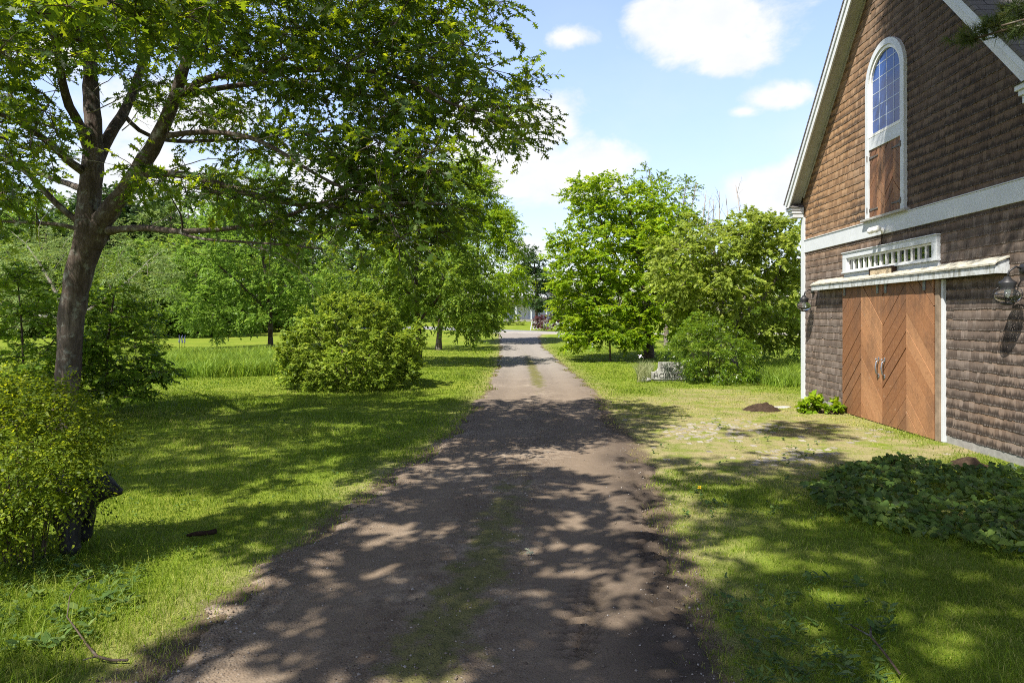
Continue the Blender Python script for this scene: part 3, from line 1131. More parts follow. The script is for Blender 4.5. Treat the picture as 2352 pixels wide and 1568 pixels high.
# rake boards: a deep fascia, a crown strip on top, the soffit behind
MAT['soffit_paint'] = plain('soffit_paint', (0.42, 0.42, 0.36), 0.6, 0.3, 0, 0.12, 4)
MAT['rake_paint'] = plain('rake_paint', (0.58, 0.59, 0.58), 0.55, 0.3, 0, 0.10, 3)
for s_, x_e in ((-1, xl), (1, xr_)):
    mb = MB()
    lo_e = off(x_e, -0.20)
    lo_a = (XR, ZC - 0.20 / nz_)
    hi_a = (XR, ZC + 0.018 / nz_)
    hi_e = off(x_e, 0.018)
    mb.prism([lo_e, lo_a, hi_a, hi_e], 'y', -RP, -RP + 0.03)
    mb.build('rake_board', MAT['rake_paint'], barn)
    mb = MB()
    mb.prism([off(x_e, -0.075), (XR, ZC - 0.075 / nz_), hi_a, hi_e], 'y', -RP - 0.028, -RP - 0.002)
    mb.build('crown_moulding', MAT['white_paint'], barn)
    mb = MB()
    mb.prism([off(x_e, -0.06), (XR, ZC - 0.06 / nz_), (XR, ZC - 0.035 / nz_), off(x_e, -0.035)], 'y', -RP + 0.032, -0.03)
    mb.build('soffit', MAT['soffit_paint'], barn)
    # frieze board on the wall just under the soffit
    mb = MB()
    mb.prism([off(x_e + (EV + 0.0) * -s_, -0.13), (XR, ZC - 0.13 / nz_), (XR, ZC - 0.062 / nz_), off(x_e + EV * -s_, -0.062)], 'y', -0.034, -0.002)
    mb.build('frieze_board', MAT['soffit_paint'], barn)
    # cornice return at the foot of the rake: small hipped box
    xc = WL if s_ < 0 else WR
    z0 = roofz(x_e) - 0.34
    mb = MB()
    a0, a1 = (xc - EV * 0.9, xc + 0.13) if s_ < 0 else (xc - 0.13, xc + EV * 0.9)
    mb.box(a0 + 0.06, a1 - 0.03, -RP + 0.06, -0.025, z0, z0 + 0.10)
    mb.box(a0 + 0.03, a1 - 0.015, -RP + 0.03, -0.025, z0 + 0.10, z0 + 0.17)
    mb.box(a0, a1, -RP, -0.025, z0 + 0.17, z0 + 0.24)
    ret = mb.build('cornice_return', MAT['white_paint'], barn, bevel=0.006)
    mb = MB()
    A = [(a0 - 0.03, -RP - 0.03, z0 + 0.243), (a1 + 0.03, -RP - 0.03, z0 + 0.243), (a1 + 0.03, -0.03, z0 + 0.243), (a0 - 0.03, -0.03, z0 + 0.243)]
    xm = (a0 + a1) / 2
    mb.add(A + [(xm + s_ * 0.08, -0.03, z0 + 0.40), (xm + s_ * 0.02, -0.16, z0 + 0.37)], [(0, 1, 5), (1, 2, 4, 5), (3, 0, 5, 4), (0, 3, 2, 1), (2, 3, 4)])
    mb.build('roof_cap', MAT['roofing'], ret)
    # eave fascia along the side
    mb = MB()
    e0 = off(x_e, -0.16)
    mb.box(x_e - 0.012, x_e + 0.012, -RP + 0.04, DEP, roofz(x_e) - 0.17, roofz(x_e))
    mb.build('eave_fascia', MAT['rake_paint'], barn)

# corner boards, belt board
mb = MB()
mb.box(WL - 0.03, WL + 0.17, -0.045, -0.0, 0.0, 4.4)
mb.box(WL - 0.03, WL - 0.001, 0.003, 0.16, 0.0, 4.4)
mb.build('corner_board', MAT['white_paint'], barn, bevel=0.005)
mb = MB()
mb.box(WR - 0.17, WR + 0.03, -0.045, -0.0, 0.0, 4.4)
mb.box(WR + 0.001, WR + 0.03, 0.003, 0.16, 0.0, 4.4)
mb.build('corner_board', MAT['white_paint'], barn, bevel=0.005)
mb = MB()
mb.box(WL + 0.172, WR - 0.172, -0.038, -0.0, 3.545, 3.835)
mb.box(WL + 0.172, WR - 0.172, -0.052, -0.0, 3.836, 3.853)
mb.build('belt_board', MAT['white_paint'], barn, bevel=0.004)

# arched window with shutters under it
m, nt, out = newmat('window_glass')
gp = N(nt, 'ShaderNodeBsdfPrincipled')
gp.inputs['Base Color'].default_value = (0.012, 0.016, 0.022, 1)
gp.inputs['Roughness'].default_value = 0.02
gp.inputs['IOR'].default_value = 2.2
gp.inputs['Specular IOR Level'].default_value = 0.9
L(nt, gp.outputs[0], out.inputs[0])
MAT['glass'] = m


m, nt, out = newmat('painted_sky_glass')
gp = N(nt, 'ShaderNodeBsdfPrincipled')
gp.inputs['Base Color'].default_value = (0.035, 0.085, 0.27, 1)  # sky reflection painted into the base colour of the panes
gp.inputs['Roughness'].default_value = 0.03
gp.inputs['Specular IOR Level'].default_value = 0.35
L(nt, gp.outputs[0], out.inputs[0])
MAT['painted_sky_glass'] = m


def arch_ring(mb, ro, ri, zsp, zb, y0, y1, n=24):
    """inverted-U frame of outer radius ro and inner ri, from zb up"""
    def path(rr):
        return [(-rr, zb)] + [(rr * math.cos(math.pi - math.pi * i / n), zsp + rr * math.sin(math.pi * i / n)) for i in range(n + 1)] + [(rr, zb)]
    o_, i_ = path(ro), path(ri)
    k = len(o_)
    pts = [(a_, y0, b_) for a_, b_ in o_] + [(a_, y0, b_) for a_, b_ in i_] + [(a_, y1, b_) for a_, b_ in o_] + [(a_, y1, b_) for a_, b_ in i_]
    fs = []
    for j in range(k - 1):
        fs += [(j, k + j, k + j + 1, j + 1), (2 * k + j, 2 * k + j + 1, 3 * k + j + 1, 3 * k + j), (j, j + 1, 2 * k + j + 1, 2 * k + j), (k + j, 3 * k + j, 3 * k + j + 1, k + j + 1)]
    fs += [(0, 2 * k, 3 * k, k), (k - 1, 2 * k - 1, 4 * k - 1, 3 * k - 1)]
    mb.add(pts, fs)


MAT['cream_paint'] = plain('cream_paint', (0.74, 0.73, 0.68), 0.5, 0.35, 0, 0.05, 3.0)
mb = MB()
arch_ring(mb, 0.70, 0.585, 6.43, 3.90, -0.075, 0.0)
mb.box(-0.584, 0.584, -0.060, 0.0, 5.21, 5.44)
win = mb.build('arched_window', MAT['white_paint'], barn, bevel=0.004)
mb = MB()
arch_ring(mb, 0.583, 0.525, 6.43, 5.50, -0.05, 0.0)
mb.box(-0.583, 0.583, -0.064, 0.0, 5.442, 5.498)
mb.build('sash_frame', MAT['cream_paint'], win, bevel=0.003)
mb = MB()
n = 24
mb.poly([(-0.524, -0.012, 5.499), (0.524, -0.012, 5.499)] + [(0.524 * math.cos(math.pi * i / n), -0.012, 6.43 + 0.524 * math.sin(math.pi * i / n)) for i in range(n + 1)])
mb.build('pane', MAT['painted_sky_glass'], win)
MAT['muntin'] = plain('muntin', (0.40, 0.46, 0.55), 0.4, 0.4)
mb = MB()
for xx in (-0.262, 0.0, 0.262):
    mb = MB()
    zt_ = 6.43 + math.sqrt(0.52 ** 2 - xx ** 2)
    mb.box(xx - 0.008, xx + 0.008, -0.0165, -0.0122, 5.50, zt_)
    mb.build('muntin', MAT['muntin'], win)
for k in range(1, 6):
    mb = MB()
    zz = 5.50 + k * 0.255
    hw = 0.52 if zz < 6.43 else math.sqrt(0.52 ** 2 - (zz - 6.43) ** 2)
    mb.box(-hw, hw, -0.0155, -0.0122, zz - 0.008, zz + 0.008)
    mb.build('muntin', MAT['muntin'], win)
mb = MB()
mb.box(-0.80, 0.80, -0.125, 0.0, 3.854, 3.898)
mb.build('window_sill', plain('weathered_sill', (0.36, 0.35, 0.32), 0.8, 0.2, 0, 0.25, 8), win, bevel=0.006)

# chevron boarding
m, nt, out = newmat('stained_wood')
p = obj_pos(nt)
r = attr(nt, 'rnd')
base = ramp(nt, r, [(0.0, (0.18, 0.078, 0.034)), (0.45, (0.25, 0.112, 0.049)), (0.55, (0.32, 0.152, 0.069)), (1.0, (0.40, 0.205, 0.098))])
sx = N(nt, 'ShaderNodeSeparateXYZ')
L(nt, p, sx.inputs[0])
gn = noise(nt, scalev(nt, p, (9, 9, 9)), 2.2, 6, 0.7, 1.2)
base = mixc(nt, M(nt, 'MULTIPLY', mapr(nt, gn, 0.42, 0.72), 0.5), base, (0.13, 0.06, 0.032))
we = noise(nt, scalev(nt, p, (2.0, 2.0, 1.1)), 1.0, 5, 0.65)
base = mixc(nt, M(nt, 'MULTIPLY', mapr(nt, we, 0.45, 0.68), 0.45), base, (0.10, 0.058, 0.038))
vk = N(nt, 'ShaderNodeTexVoronoi')
vk.inputs['Scale'].default_value = 4.2
L(nt, p, vk.inputs['Vector'])
base = mixc(nt, M(nt, 'MULTIPLY', mapr(nt, vk.outputs['Distance'], 0.11, 0.05), 0.75), base, (0.36, 0.24, 0.16))
base = mixc(nt, M(nt, 'MULTIPLY', mapr(nt, vk.outputs['Distance'], 0.045, 0.02), 0.8), base, (0.10, 0.05, 0.03))
fg = noise(nt, scalev(nt, p, (40, 40, 14)), 1.0, 4, 0.6)
base = mixc(nt, M(nt, 'MULTIPLY', mapr(nt, fg, 0.45, 0.7), 0.25), base, (0.42, 0.24, 0.13))
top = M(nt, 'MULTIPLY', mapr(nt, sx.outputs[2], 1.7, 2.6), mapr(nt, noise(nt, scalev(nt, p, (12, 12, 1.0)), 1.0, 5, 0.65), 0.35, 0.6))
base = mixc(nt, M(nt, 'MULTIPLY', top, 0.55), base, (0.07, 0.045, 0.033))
princ(nt, out, base, 0.62, 0.3, fg, 0.25, 0.004)
MAT['door_wood'] = m


def clip_half(poly, nx, ny, c):
    """keep nx*x + ny*y <= c"""
    o_ = []
    for i in range(len(poly)):
        a_, b_ = poly[i], poly[(i + 1) % len(poly)]
        da, db = nx * a_[0] + ny * a_[1] - c, nx * b_[0] + ny * b_[1] - c
        if da <= 0:
            o_.append(a_)
        if da * db < 0:
            t = da / (da - db)
            o_.append((a_[0] + t * (b_[0] - a_[0]), a_[1] + t * (b_[1] - a_[1])))
    return o_


def chevron(mb, x0, x1, z0, z1, rising, yf, pitch, gap, slope=0.97, thick=0.02):
    """diagonal boards filling a rectangle of the door"""
    sgn = 1 if rising else -1
    k = math.hypot(1, slope)
    c = z0 - abs(slope) * (x1 - x0) - pitch
    n = 0
    while c < z1 + slope * (x1 - x0) + pitch:
        poly = [(x0 + 0.002, z0), (x1 - 0.002, z0), (x1 - 0.002, z1), (x0 + 0.002, z1)]
        xo = x0
        # board between z - sgn*slope*(x-xo) = c and c+pitch
        poly = clip_half(poly, sgn * slope, -1, -(c + gap * rnd.choice((0.7, 1.0, 1.0, 2.2))) + sgn * slope * xo)
        if poly:
            poly = clip_half(poly, -sgn * slope, 1, (c + pitch) - sgn * slope * xo)
        if len(poly) >= 3:
            rr = rnd.random() * 0.5 + (0.0 if rising else 0.5)  # sheen painted in: rising boards take the darker tones, falling the paler
            yy = yf + rnd.uniform(-0.0025, 0.0025)
            mb.add([(a_, yy, b_) for a_, b_ in poly] + [(a_, yf + thick, b_) for a_, b_ in poly],
                   [tuple(range(len(poly)))] + [((i + 1) % len(poly), i, len(poly) + i, len(poly) + (i + 1) % len(poly)) for i in range(len(poly))], rr)
        c += pitch
        n += 1


MAT['dark_wood'] = plain('dark_wood', (0.03, 0.018, 0.012), 0.9, 0.1)
MAT['hinge_metal'] = plain('hinge_metal', (0.13, 0.115, 0.10), 0.6, 0.4, 0.3, 0.3, 20)
for s_ in (-1, 1):
    a0, a1 = (-0.582, -0.003) if s_ < 0 else (0.003, 0.582)
    mb = MB()
    mb.box(a0, a1, -0.020, 0.0, 3.905, 5.205)
    sh = mb.build('shutter', MAT['dark_wood'], barn)
    mb = MB()
    mid = (a0 + a1) / 2
    chevron(mb, a0, mid, 3.905, 5.205, True, -0.042, 0.21, 0.010)
    chevron(mb, mid, a1, 3.905, 5.205, False, -0.042, 0.21, 0.010)
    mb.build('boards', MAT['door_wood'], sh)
    for zz in (5.06, 4.06):
        mb = MB()
        xo = a0 - 0.02 if s_ < 0 else a1 + 0.02
        xe = xo - s_ * 0.34
        mb.prism([(xo, zz - 0.028), (xo, zz + 0.028), (xe, zz + 0.010), (xe - s_ * 0.012, zz), (xe, zz - 0.010)], 'y', -0.053, -0.046)
        mb.sphere((xe + s_ * 0.01, -0.05, zz), 0.022, 0.008, 0.022)
        mb.tube([(xo, -0.082, zz - 0.055), (xo, -0.082, zz + 0.055)], 0.011)
        mb.build('hinge', MAT['hinge_metal'], sh)

# transom window over the doors
mb = MB()
TX, TZ0, TZ1 = 1.68, 2.80, 3.34
mb.box(-TX, TX, -0.075, 0.0, 3.215, TZ1 - 0.022)
mb.box(-TX - 0.02, TX + 0.02, -0.095, 0.0, TZ1 - 0.02, TZ1)
mb.box(-TX, -TX + 0.16, -0.075, 0.0, 2.94, 3.213)
mb.box(TX - 0.14, TX, -0.075, 0.0, 2.94, 3.213)
mb.box(-TX, TX, -0.045, 0.0, 2.72, 2.905)
mb.box(-TX - 0.02, TX + 0.02, -0.09, 0.0, 2.907, 2.938)
tr = mb.build('transom_window', MAT['white_paint'], barn, bevel=0.004)
mb = MB()
x0, x1 = -TX + 0.162, TX - 0.142
mb.poly([(x0, -0.006, 2.94), (x1, -0.006, 2.94), (x1, -0.006, 3.213), (x0, -0.006, 3.213)])
mb.build('pane', MAT['glass'], tr)
mb = MB()
mb.box(x0, x1, -0.034, -0.004, 2.941, 2.972)
mb.box(x0, x1, -0.034, -0.004, 3.180, 3.212)
mb.box(x0, x0 + 0.03, -0.034, -0.004, 2.973, 3.179)
mb.box(x1 - 0.03, x1, -0.034, -0.004, 2.973, 3.179)
mb.build('sash_frame', MAT['cream_paint'], tr)
for k in range(1, 14):
    mb = MB()
    xx = x0 + 0.03 + (x1 - x0 - 0.06) * k / 14
    mb.box(xx - 0.011, xx + 0.011, -0.036, -0.004, 2.973, 3.179)
    mb.build('muntin', MAT['cream_paint'], tr)

# hood over the door track
m, nt, out = newmat('hood_paint')
p = obj_pos(nt)
st = noise(nt, scalev(nt, p, (14, 14, 5)), 1.0, 5, 0.7)
col = mixc(nt, mapr(nt, st, 0.42, 0.70), (0.50, 0.525, 0.53), (0.22, 0.22, 0.18))
princ(nt, out, col, 0.6, 0.3, st, 0.2, 0.004)
MAT['hood_paint'] = m
m, nt, out = newmat('lichen_board')
st = noise(nt, obj_pos(nt), 12, 6, 0.7)
princ(nt, out, ramp(nt, st, [(0.3, (0.20, 0.19, 0.15)), (0.5, (0.40, 0.38, 0.31)), (0.72, (0.52, 0.49, 0.41))]), 0.95, 0.1, st, 0.8, 0.01)
MAT['lichen'] = m
HX0, HX1 = -2.98, 3.28
mb = MB()
mb.box(HX0, HX1, -0.20, -0.172, 2.60, 2.715)
mb.box(HX1 - 0.028, HX1, -0.171, -0.001, 2.60, 2.79)
mb.box(HX0, HX0 + 0.028, -0.171, -0.001, 2.60, 2.79)
hood = mb.build('door_hood', MAT['hood_paint'], barn, bevel=0.003)
mb = MB()
mb.prism([(-0.222, 2.716), (-0.222, 2.742), (-0.0955, 2.815), (-0.0955, 2.79), (-0.18, 2.755)], 'x', -TX - 0.021, TX + 0.021)
mb.prism([(-0.222, 2.716), (-0.222, 2.742), (-0.022, 2.845), (-0.022, 2.815), (-0.18, 2.755)], 'x', HX0 - 0.02, -TX - 0.022)
mb.prism([(-0.222, 2.716), (-0.222, 2.742), (-0.022, 2.845), (-0.022, 2.815), (-0.18, 2.755)], 'x', TX + 0.022, HX1 + 0.02)
mb.build('hood_roof', MAT['lichen'], hood)
mb = MB()
mb.box(HX0 + 0.03, HX1 - 0.03, -0.170, -0.03, 2.662, 2.68)
mb.box(HX0 + 0.03, HX1 - 0.03, -0.150, -0.135, 2.61, 2.661)
mb.build('door_track', MAT['soffit_paint'], hood)
# carved plank over the hood
m, nt, out = newmat('carved_plank')
vn = N(nt, 'ShaderNodeTexVoronoi')
vn.inputs['Scale'].default_value = 34
L(nt, scalev(nt, obj_pos(nt), (1, 1, 0.7)), vn.inputs['Vector'])
princ(nt, out, ramp(nt, vn.outputs['Distance'], [(0.1, (0.20, 0.14, 0.08)), (0.45, (0.50, 0.40, 0.26))]), 0.9, 0.1, vn.outputs['Distance'], 0.9, 0.01)
mb = MB()
mb.box(-0.40, 0.40, -0.125, -0.046, 2.785, 2.90)
pl = mb.build('name_plank', m, barn, bevel=0.008)
mb = MB()
for a_ in ((-0.43, 0.43, 2.901, 2.922), (-0.43, 0.43, 2.752, 2.774)):
    mb.box(a_[0], a_[1], -0.14, -0.047, a_[2], a_[3])
mb.box(-0.43, -0.402, -0.135, -0.047, 2.775, 2.90)
mb.box(0.402, 0.43, -0.135, -0.047, 2.775, 2.90)
mb.build('bark_edge', MAT['dark_wood'], pl, bevel=0.008)

# sliding doors
for s_ in (-1, 1):
    a0, a1 = (-1.62, 0.012) if s_ < 0 else (0.02, 1.645)
    mb = MB()
    mb.box(a0, a1, -0.075, -0.032, 0.03, 2.64)
    leafd = mb.build('sliding_door', MAT['dark_wood'], barn)
    mid = (a0 + a1) / 2
    mb = MB()
    chevron(mb, a0, mid, 0.03, 2.64, True, -0.10, 0.285, 0.012)
    chevron(mb, mid, a1, 0.03, 2.64, False, -0.10, 0.285, 0.012)
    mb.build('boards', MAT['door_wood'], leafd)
    for xx in ((-1.50, -0.14) if s_ < 0 else (0.16, 1.40)):
        mb = MB()
        mb.box(xx - 0.035, xx + 0.035, -0.118, -0.104, 2.44, 2.66)
        mb.sphere((xx, -0.12, 2.475), 0.012)
        mb.sphere((xx, -0.12, 2.56), 0.012)
        mb.build('hanger', MAT['steel'], leafd)
    mb = MB()
    hx = -0.10 if s_ < 0 else 0.115
    mb.tube([(hx, -0.103, 1.20), (hx, -0.150, 1.17), (hx, -0.166, 1.06), (hx, -0.150, 0.95), (hx, -0.103, 0.92)], [0.012, 0.014, 0.017, 0.014, 0.012])
    mb.sphere((hx, -0.107, 1.215), 0.026, 0.008, 0.045)
    mb.sphere((hx, -0.107, 0.905), 0.026, 0.008, 0.045)
    mb.sphere((hx, -0.155, 1.215), 0.02)
    mb.build('handle', MAT['steel'], leafd, True)
mb = MB()
mb.box(1.66, 1.775, -0.085, 0.0, 0.02, 2.60)
mb.build('door_post', plain('bare_post', (0.22, 0.165, 0.115), 0.8, 0.2, 0, 0.3, 8), barn, bevel=0.004)
mb = MB()
mb.box(1.777, 1.835, -0.06, 0.0, 0.02, 2.60)
mb.build('door_casing', MAT['white_paint'], barn, bevel=0.004)
mb = MB()
mb.box(-1.64, 1.66, -0.10, -0.021, -0.1, 0.02)
mb.build('door_sill', MAT['dark_wood'], barn)

# lamps on the wall
m, nt, out = newmat('lamp_glass')
g1 = N(nt, 'ShaderNodeBsdfGlass')
g1.inputs['Roughness'].default_value = 0.02
g1.inputs['IOR'].default_value = 1.35
g1.inputs['Color'].default_value = (0.93, 0.95, 0.95, 1)
L(nt, g1.outputs[0], out.inputs[0])
MAT['lamp_glass'] = m


def lantern(X, Z, k=1.0):
    mb = MB()
    mb.sphere((X, -0.045, Z + 0.34 * k), 0.07 * k, 0.025, 0.07 * k)
    mb.tube([(X, -0.05, Z + 0.34 * k), (X, -0.13, Z + 0.37 * k), (X, -0.20 * k - 0.02, Z + 0.31 * k), (X, -0.22 * k - 0.02, Z + 0.22 * k)], 0.014 * k)
    y = -0.22 * k - 0.02
    prof = [(0.03, 0.24), (0.05, 0.20), (0.10, 0.165), (0.105, 0.15), (0.085, 0.10), (0.088, 0.07)]
    n = 18
    b = len(mb.v)
    for rr, zz in prof:
        for j in range(n):
            a = 2 * math.pi * j / n
            mb.v.append((X + rr * k * math.cos(a), y + rr * k * math.sin(a), Z + zz * k))
            mb.r.append(0.5)
            mb.q.append(0.5)
    for i in range(len(prof) - 1):
        for j in range(n):
            j2 = (j + 1) % n
            mb.f.append((b + i * n + j, b + (i + 1) * n + j, b + (i + 1) * n + j2, b + i * n + j2))
    mb.f.append(tuple(b + j for j in range(n)))
    mb.tube([(X + 0.165 * k * math.cos(t), y + 0.165 * k * math.sin(t), Z - 0.0 * k) for t in np.linspace(0, 2 * math.pi, 25)], 0.006 * k, 5)
    for q in range(4):
        a = math.pi / 4 + q * math.pi / 2
        mb.tube([(X + rr * k * math.cos(a), y + rr * k * math.sin(a), Z + zz * k) for rr, zz in ((0.09, 0.10), (0.15, 0.06), (0.166, 0.0), (0.15, -0.07), (0.07, -0.115))], 0.0055 * k, 5)
    mb.sphere((X, y, Z - 0.12 * k), 0.08 * k, 0.08 * k, 0.025 * k)
    o_ = mb.build('wall_lantern', MAT['black_metal'], barn, True)
    mb = MB()
    mb.sphere((X, y, Z - 0.015 * k), 0.15 * k, 0.15 * k, 0.10 * k, 20, 12)
    mb.build('glass_globe', MAT['lamp_glass'], o_, True)
    mb = MB()
    mb.sphere((X, y, Z + 0.02 * k), 0.03 * k, 0.03 * k, 0.05 * k)
    mb.build('bulb', MAT['cream_paint'], o_, True)


lantern(3.58, 2.30)
lantern(-3.30, 2.27)
mb = MB()
mb.sphere((-0.06, -0.055, 3.60), 0.055, 0.02, 0.055)
mb.tube([(-0.06, -0.05, 3.60), (-0.06, -0.10, 3.62), (-0.06, -0.13, 3.64)], 0.02)
fl = mb.build('floodlight', MAT['cream_paint'], barn, True)
for dx in (-0.075, 0.075):
    mb = MB()
    mb.tube([(-0.06 + dx * 0.5, -0.13, 3.645), (-0.06 + dx, -0.17, 3.64), (-0.06 + dx * 1.3, -0.24, 3.61)], [0.035, 0.055, 0.062], 12)
    mb.sphere((-0.06 + dx * 1.3, -0.238, 3.61), 0.055)
    mb.build('lamp_head', MAT['cream_paint'], fl, True)
mb = MB()
mb.tube([(-0.10, -0.045, 3.57), (-0.11, -0.045, 3.40), (-0.10, -0.05, 3.33)], 0.012)
mb.build('cable', MAT['dark_wood'], fl)

# ------------------------------------------------------------------ oak on the left
def q4(px, py, Y, wpx):
    p = P3(px, py, Y)
    return (p.x, p.y, p.z, wpx * 0.78 * Y / 1568 / 2)


def rel(p4, base):
    return (p4[0] - base.x, p4[1] - base.y, p4[2] - base.z, p4[3])


OB = G(152, 989, 12.0)
oak = empty('oak_tree', OB)
tag(oak, 'large oak with leaning forked trunk and lobed leaves, nearest on the lawn', 'tree')
t = Tree(11)


def olimb(pts, step=0.22, lo=0.0):
    return t.limb([rel(q4(*p), OB) for p in pts], step, lo)


olimb([(140, 1010, 12, 92), (147, 965, 12, 74), (152, 900, 12, 64), (158, 800, 12, 64), (168, 700, 12, 68), (186, 610, 12, 74), (207, 535, 12, 84),
       (203, 470, 12, 64), (211, 390, 12.0, 56), (215, 300, 12.1, 46), (208, 200, 12.2, 40), (205, 100, 12.3, 32), (210, 0, 12.4, 27), (205, -160, 12.6, 18)], 0.2, 0.4)
olimb([(208, 560, 12, 70), (236, 505, 11.95, 58), (266, 465, 11.9, 48), (318, 392, 11.8, 47), (362, 318, 11.7, 41), (392, 250, 11.6, 37), (417, 172, 11.5, 31), (442, 90, 11.5, 27), (455, -10, 11.5, 22), (470, -160, 11.5, 14)], 0.2)
olimb([(222, 370, 12.1, 40), (248, 315, 12.5, 32), (278, 270, 12.9, 29), (305, 215, 13.2, 26), (330, 140, 13.5, 22), (360, 40, 13.8, 17), (380, -80, 14, 12)])
olimb([(203, 340, 12, 30), (185, 290, 11.7, 27), (160, 245, 11.4, 25), (143, 185, 11.1, 23), (130, 100, 10.8, 20), (97, 0, 10.5, 15), (80, -90, 10.2, 10)])
olimb([(200, 400, 12, 28), (165, 375, 11.7, 24), (120, 335, 11.3, 21), (75, 300, 10.9, 17), (20, 270, 10.5, 12), (-80, 240, 10.2, 8)])
olimb([(215, 530, 12, 22), (175, 505, 11.9, 19), (130, 468, 11.8, 17), (85, 420, 11.7, 15), (50, 388, 11.6, 13), (0, 365, 11.5, 10), (-120, 340, 11.3, 7)])
olimb([(200, 535, 12, 16), (150, 518, 12.4, 13), (90, 512, 12.8, 11), (0, 508, 13.2, 8), (-90, 500, 13.6, 6)])
olimb([(250, 530, 11.95, 27), (280, 526, 11.7, 21), (340, 524, 11.3, 19), (400, 531, 10.9, 17), (460, 530, 10.6, 16), (540, 523, 10.3, 13), (640, 505, 10.0, 11), (720, 470, 9.8, 9), (800, 450, 9.6, 6)])
olimb([(400, 530, 10.9, 11), (460, 548, 10.5, 9), (560, 556, 10.1, 8), (660, 563, 9.8, 7), (740, 572, 9.6, 4)])
olimb([(330, 400, 11.8, 28), (380, 398, 11.6, 22), (430, 404, 11.3, 21), (500, 422, 11.0, 20), (560, 441, 10.7, 19), (640, 462, 10.3, 17), (740, 472, 9.9, 15), (840, 474, 9.5, 13), (930, 466, 9.2, 9), (1040, 470, 9.0, 5)])
olimb([(385, 312, 11.6, 18), (450, 304, 11.3, 15), (520, 306, 11.0, 14), (590, 322, 10.7, 13), (650, 352, 10.4, 12), (700, 385, 10.1, 10), (790, 432, 9.8, 8), (880, 450, 9.5, 5)])
olimb([(420, 215, 11.5, 24), (455, 192, 11.3, 21), (500, 174, 11.1, 20), (580, 164, 10.8, 19), (660, 162, 10.5, 17), (760, 158, 10.2, 16), (860, 165, 9.9, 14), (950, 190, 9.6, 11), (1040, 240, 9.3, 8), (1130, 262, 9.1, 5)])
olimb([(440, 215, 11.4, 18), (520, 200, 11.6, 16), (600, 192, 11.8, 15), (700, 196, 12, 14), (790, 210, 12.1, 13), (900, 232, 12.2, 12), (1010, 258, 12.3, 10), (1120, 278, 12.4, 8), (1210, 290, 12.4, 4)])
olimb([(446, 60, 11.5, 18), (520, 20, 11.2, 15), (620, -10, 10.9, 13), (760, -30, 10.6, 11), (900, -30, 10.3, 8), (1040, 0, 10.0, 5)])
olimb([(283, 262, 12.95, 14), (320, 300, 13.0, 13), (380, 322, 13.2, 12), (470, 324, 13.8, 11), (600, 315, 14.4, 9), (760, 300, 15, 6)])
olimb([(208, 130, 12.3, 16), (200, -60, 10.5, 14), (210, -220, 8.8, 10), (260, -260, 7.6, 7)])
olimb([(205, 440, 12.1, 22), (150, 420, 13.4, 17), (90, 400, 14.8, 13), (40, 390, 16, 8)])
n_limbs = len(t.np_)

# where the crown shows: polygons of the view, each with its depth range, spray count and density
rg = np.random.default_rng(77)


def in_poly(x, y, poly):
    c = False
    n = len(poly)
    for i in range(n):
        x1, y1 = poly[i]
        x2, y2 = poly[(i + 1) % n]
        if (y1 > y) != (y2 > y) and x < (x2 - x1) * (y - y1) / (y2 - y1) + x1:
            c = not c
    return c


def poly_pts(poly, n, y0, y1, mind=28):
    xs = [p[0] for p in poly]
    ys = [p[1] for p in poly]
    out_, pix, k = [], [], 0
    while len(out_) < n and k < n * 200:
        k += 1
        a, b = rg.uniform(min(xs), max(xs)), rg.uniform(min(ys), max(ys))
        if not in_poly(a, b, poly):
            continue
        if pix and k < n * 120 and min((a - c) ** 2 + (b - d) ** 2 for c, d in pix) < mind ** 2:
            continue
        pix.append((a, b))
        p = P3(a, b, rg.uniform(y0, y1))
        out_.append((p.x - OB.x, p.y - OB.y, p.z - OB.z))
    return out_


Cl = []
Cl += poly_pts([(540, -60), (1120, -60), (1090, 20), (1000, 50), (1070, 100), (1140, 140), (1165, 200), (1180, 260), (1190, 285), (1120, 300), (1000, 300), (850, 270), (700, 240), (560, 200), (470, 110), (460, 20)], 128, 8.8, 12.6, 32)
Cl += poly_pts([(-120, -80), (480, -80), (470, 60), (460, 110), (380, 140), (260, 130), (120, 160), (-120, 180)], 74, 8.5, 13.5, 32)
Cl += poly_pts([(-150, 180), (90, 190), (130, 300), (120, 350), (70, 420), (100, 450), (90, 480), (-150, 480)], 46, 9.5, 14, 38)
Cl += poly_pts([(690, 300), (860, 300), (1000, 330), (1010, 400), (1030, 470), (1040, 530), (950, 555), (840, 540), (770, 490), (790, 430), (740, 370)], 46, 8.6, 11.0, 32)
Cl += poly_pts([(250, 150), (420, 190), (560, 240), (690, 290), (640, 370), (560, 350), (420, 270), (290, 230)], 22, 10.5, 15, 40)
Cl += poly_pts([(300, 370), (420, 385), (560, 400), (690, 420), (760, 520), (620, 545), (540, 460), (420, 440), (310, 420)], 20, 9, 12, 36)
Cl += [tuple(P3(*a_) - OB) for a_ in ((1228, 285, 12.4), (1205, 320, 12.2), (1180, 318, 12.0), (1140, 60, 11), (1140, 5, 11.2), (1205, 190, 11.8), (1215, 240, 12))]
# near sprays hanging closest to the viewer, top left
Cn = poly_pts([(60, -60), (520, -60), (520, 70), (420, 90), (330, 50), (200, 90), (60, 50)], 14, 6.2, 7.6, 50)
SVn = np.array(SV)
rs = np.random.default_rng(301)


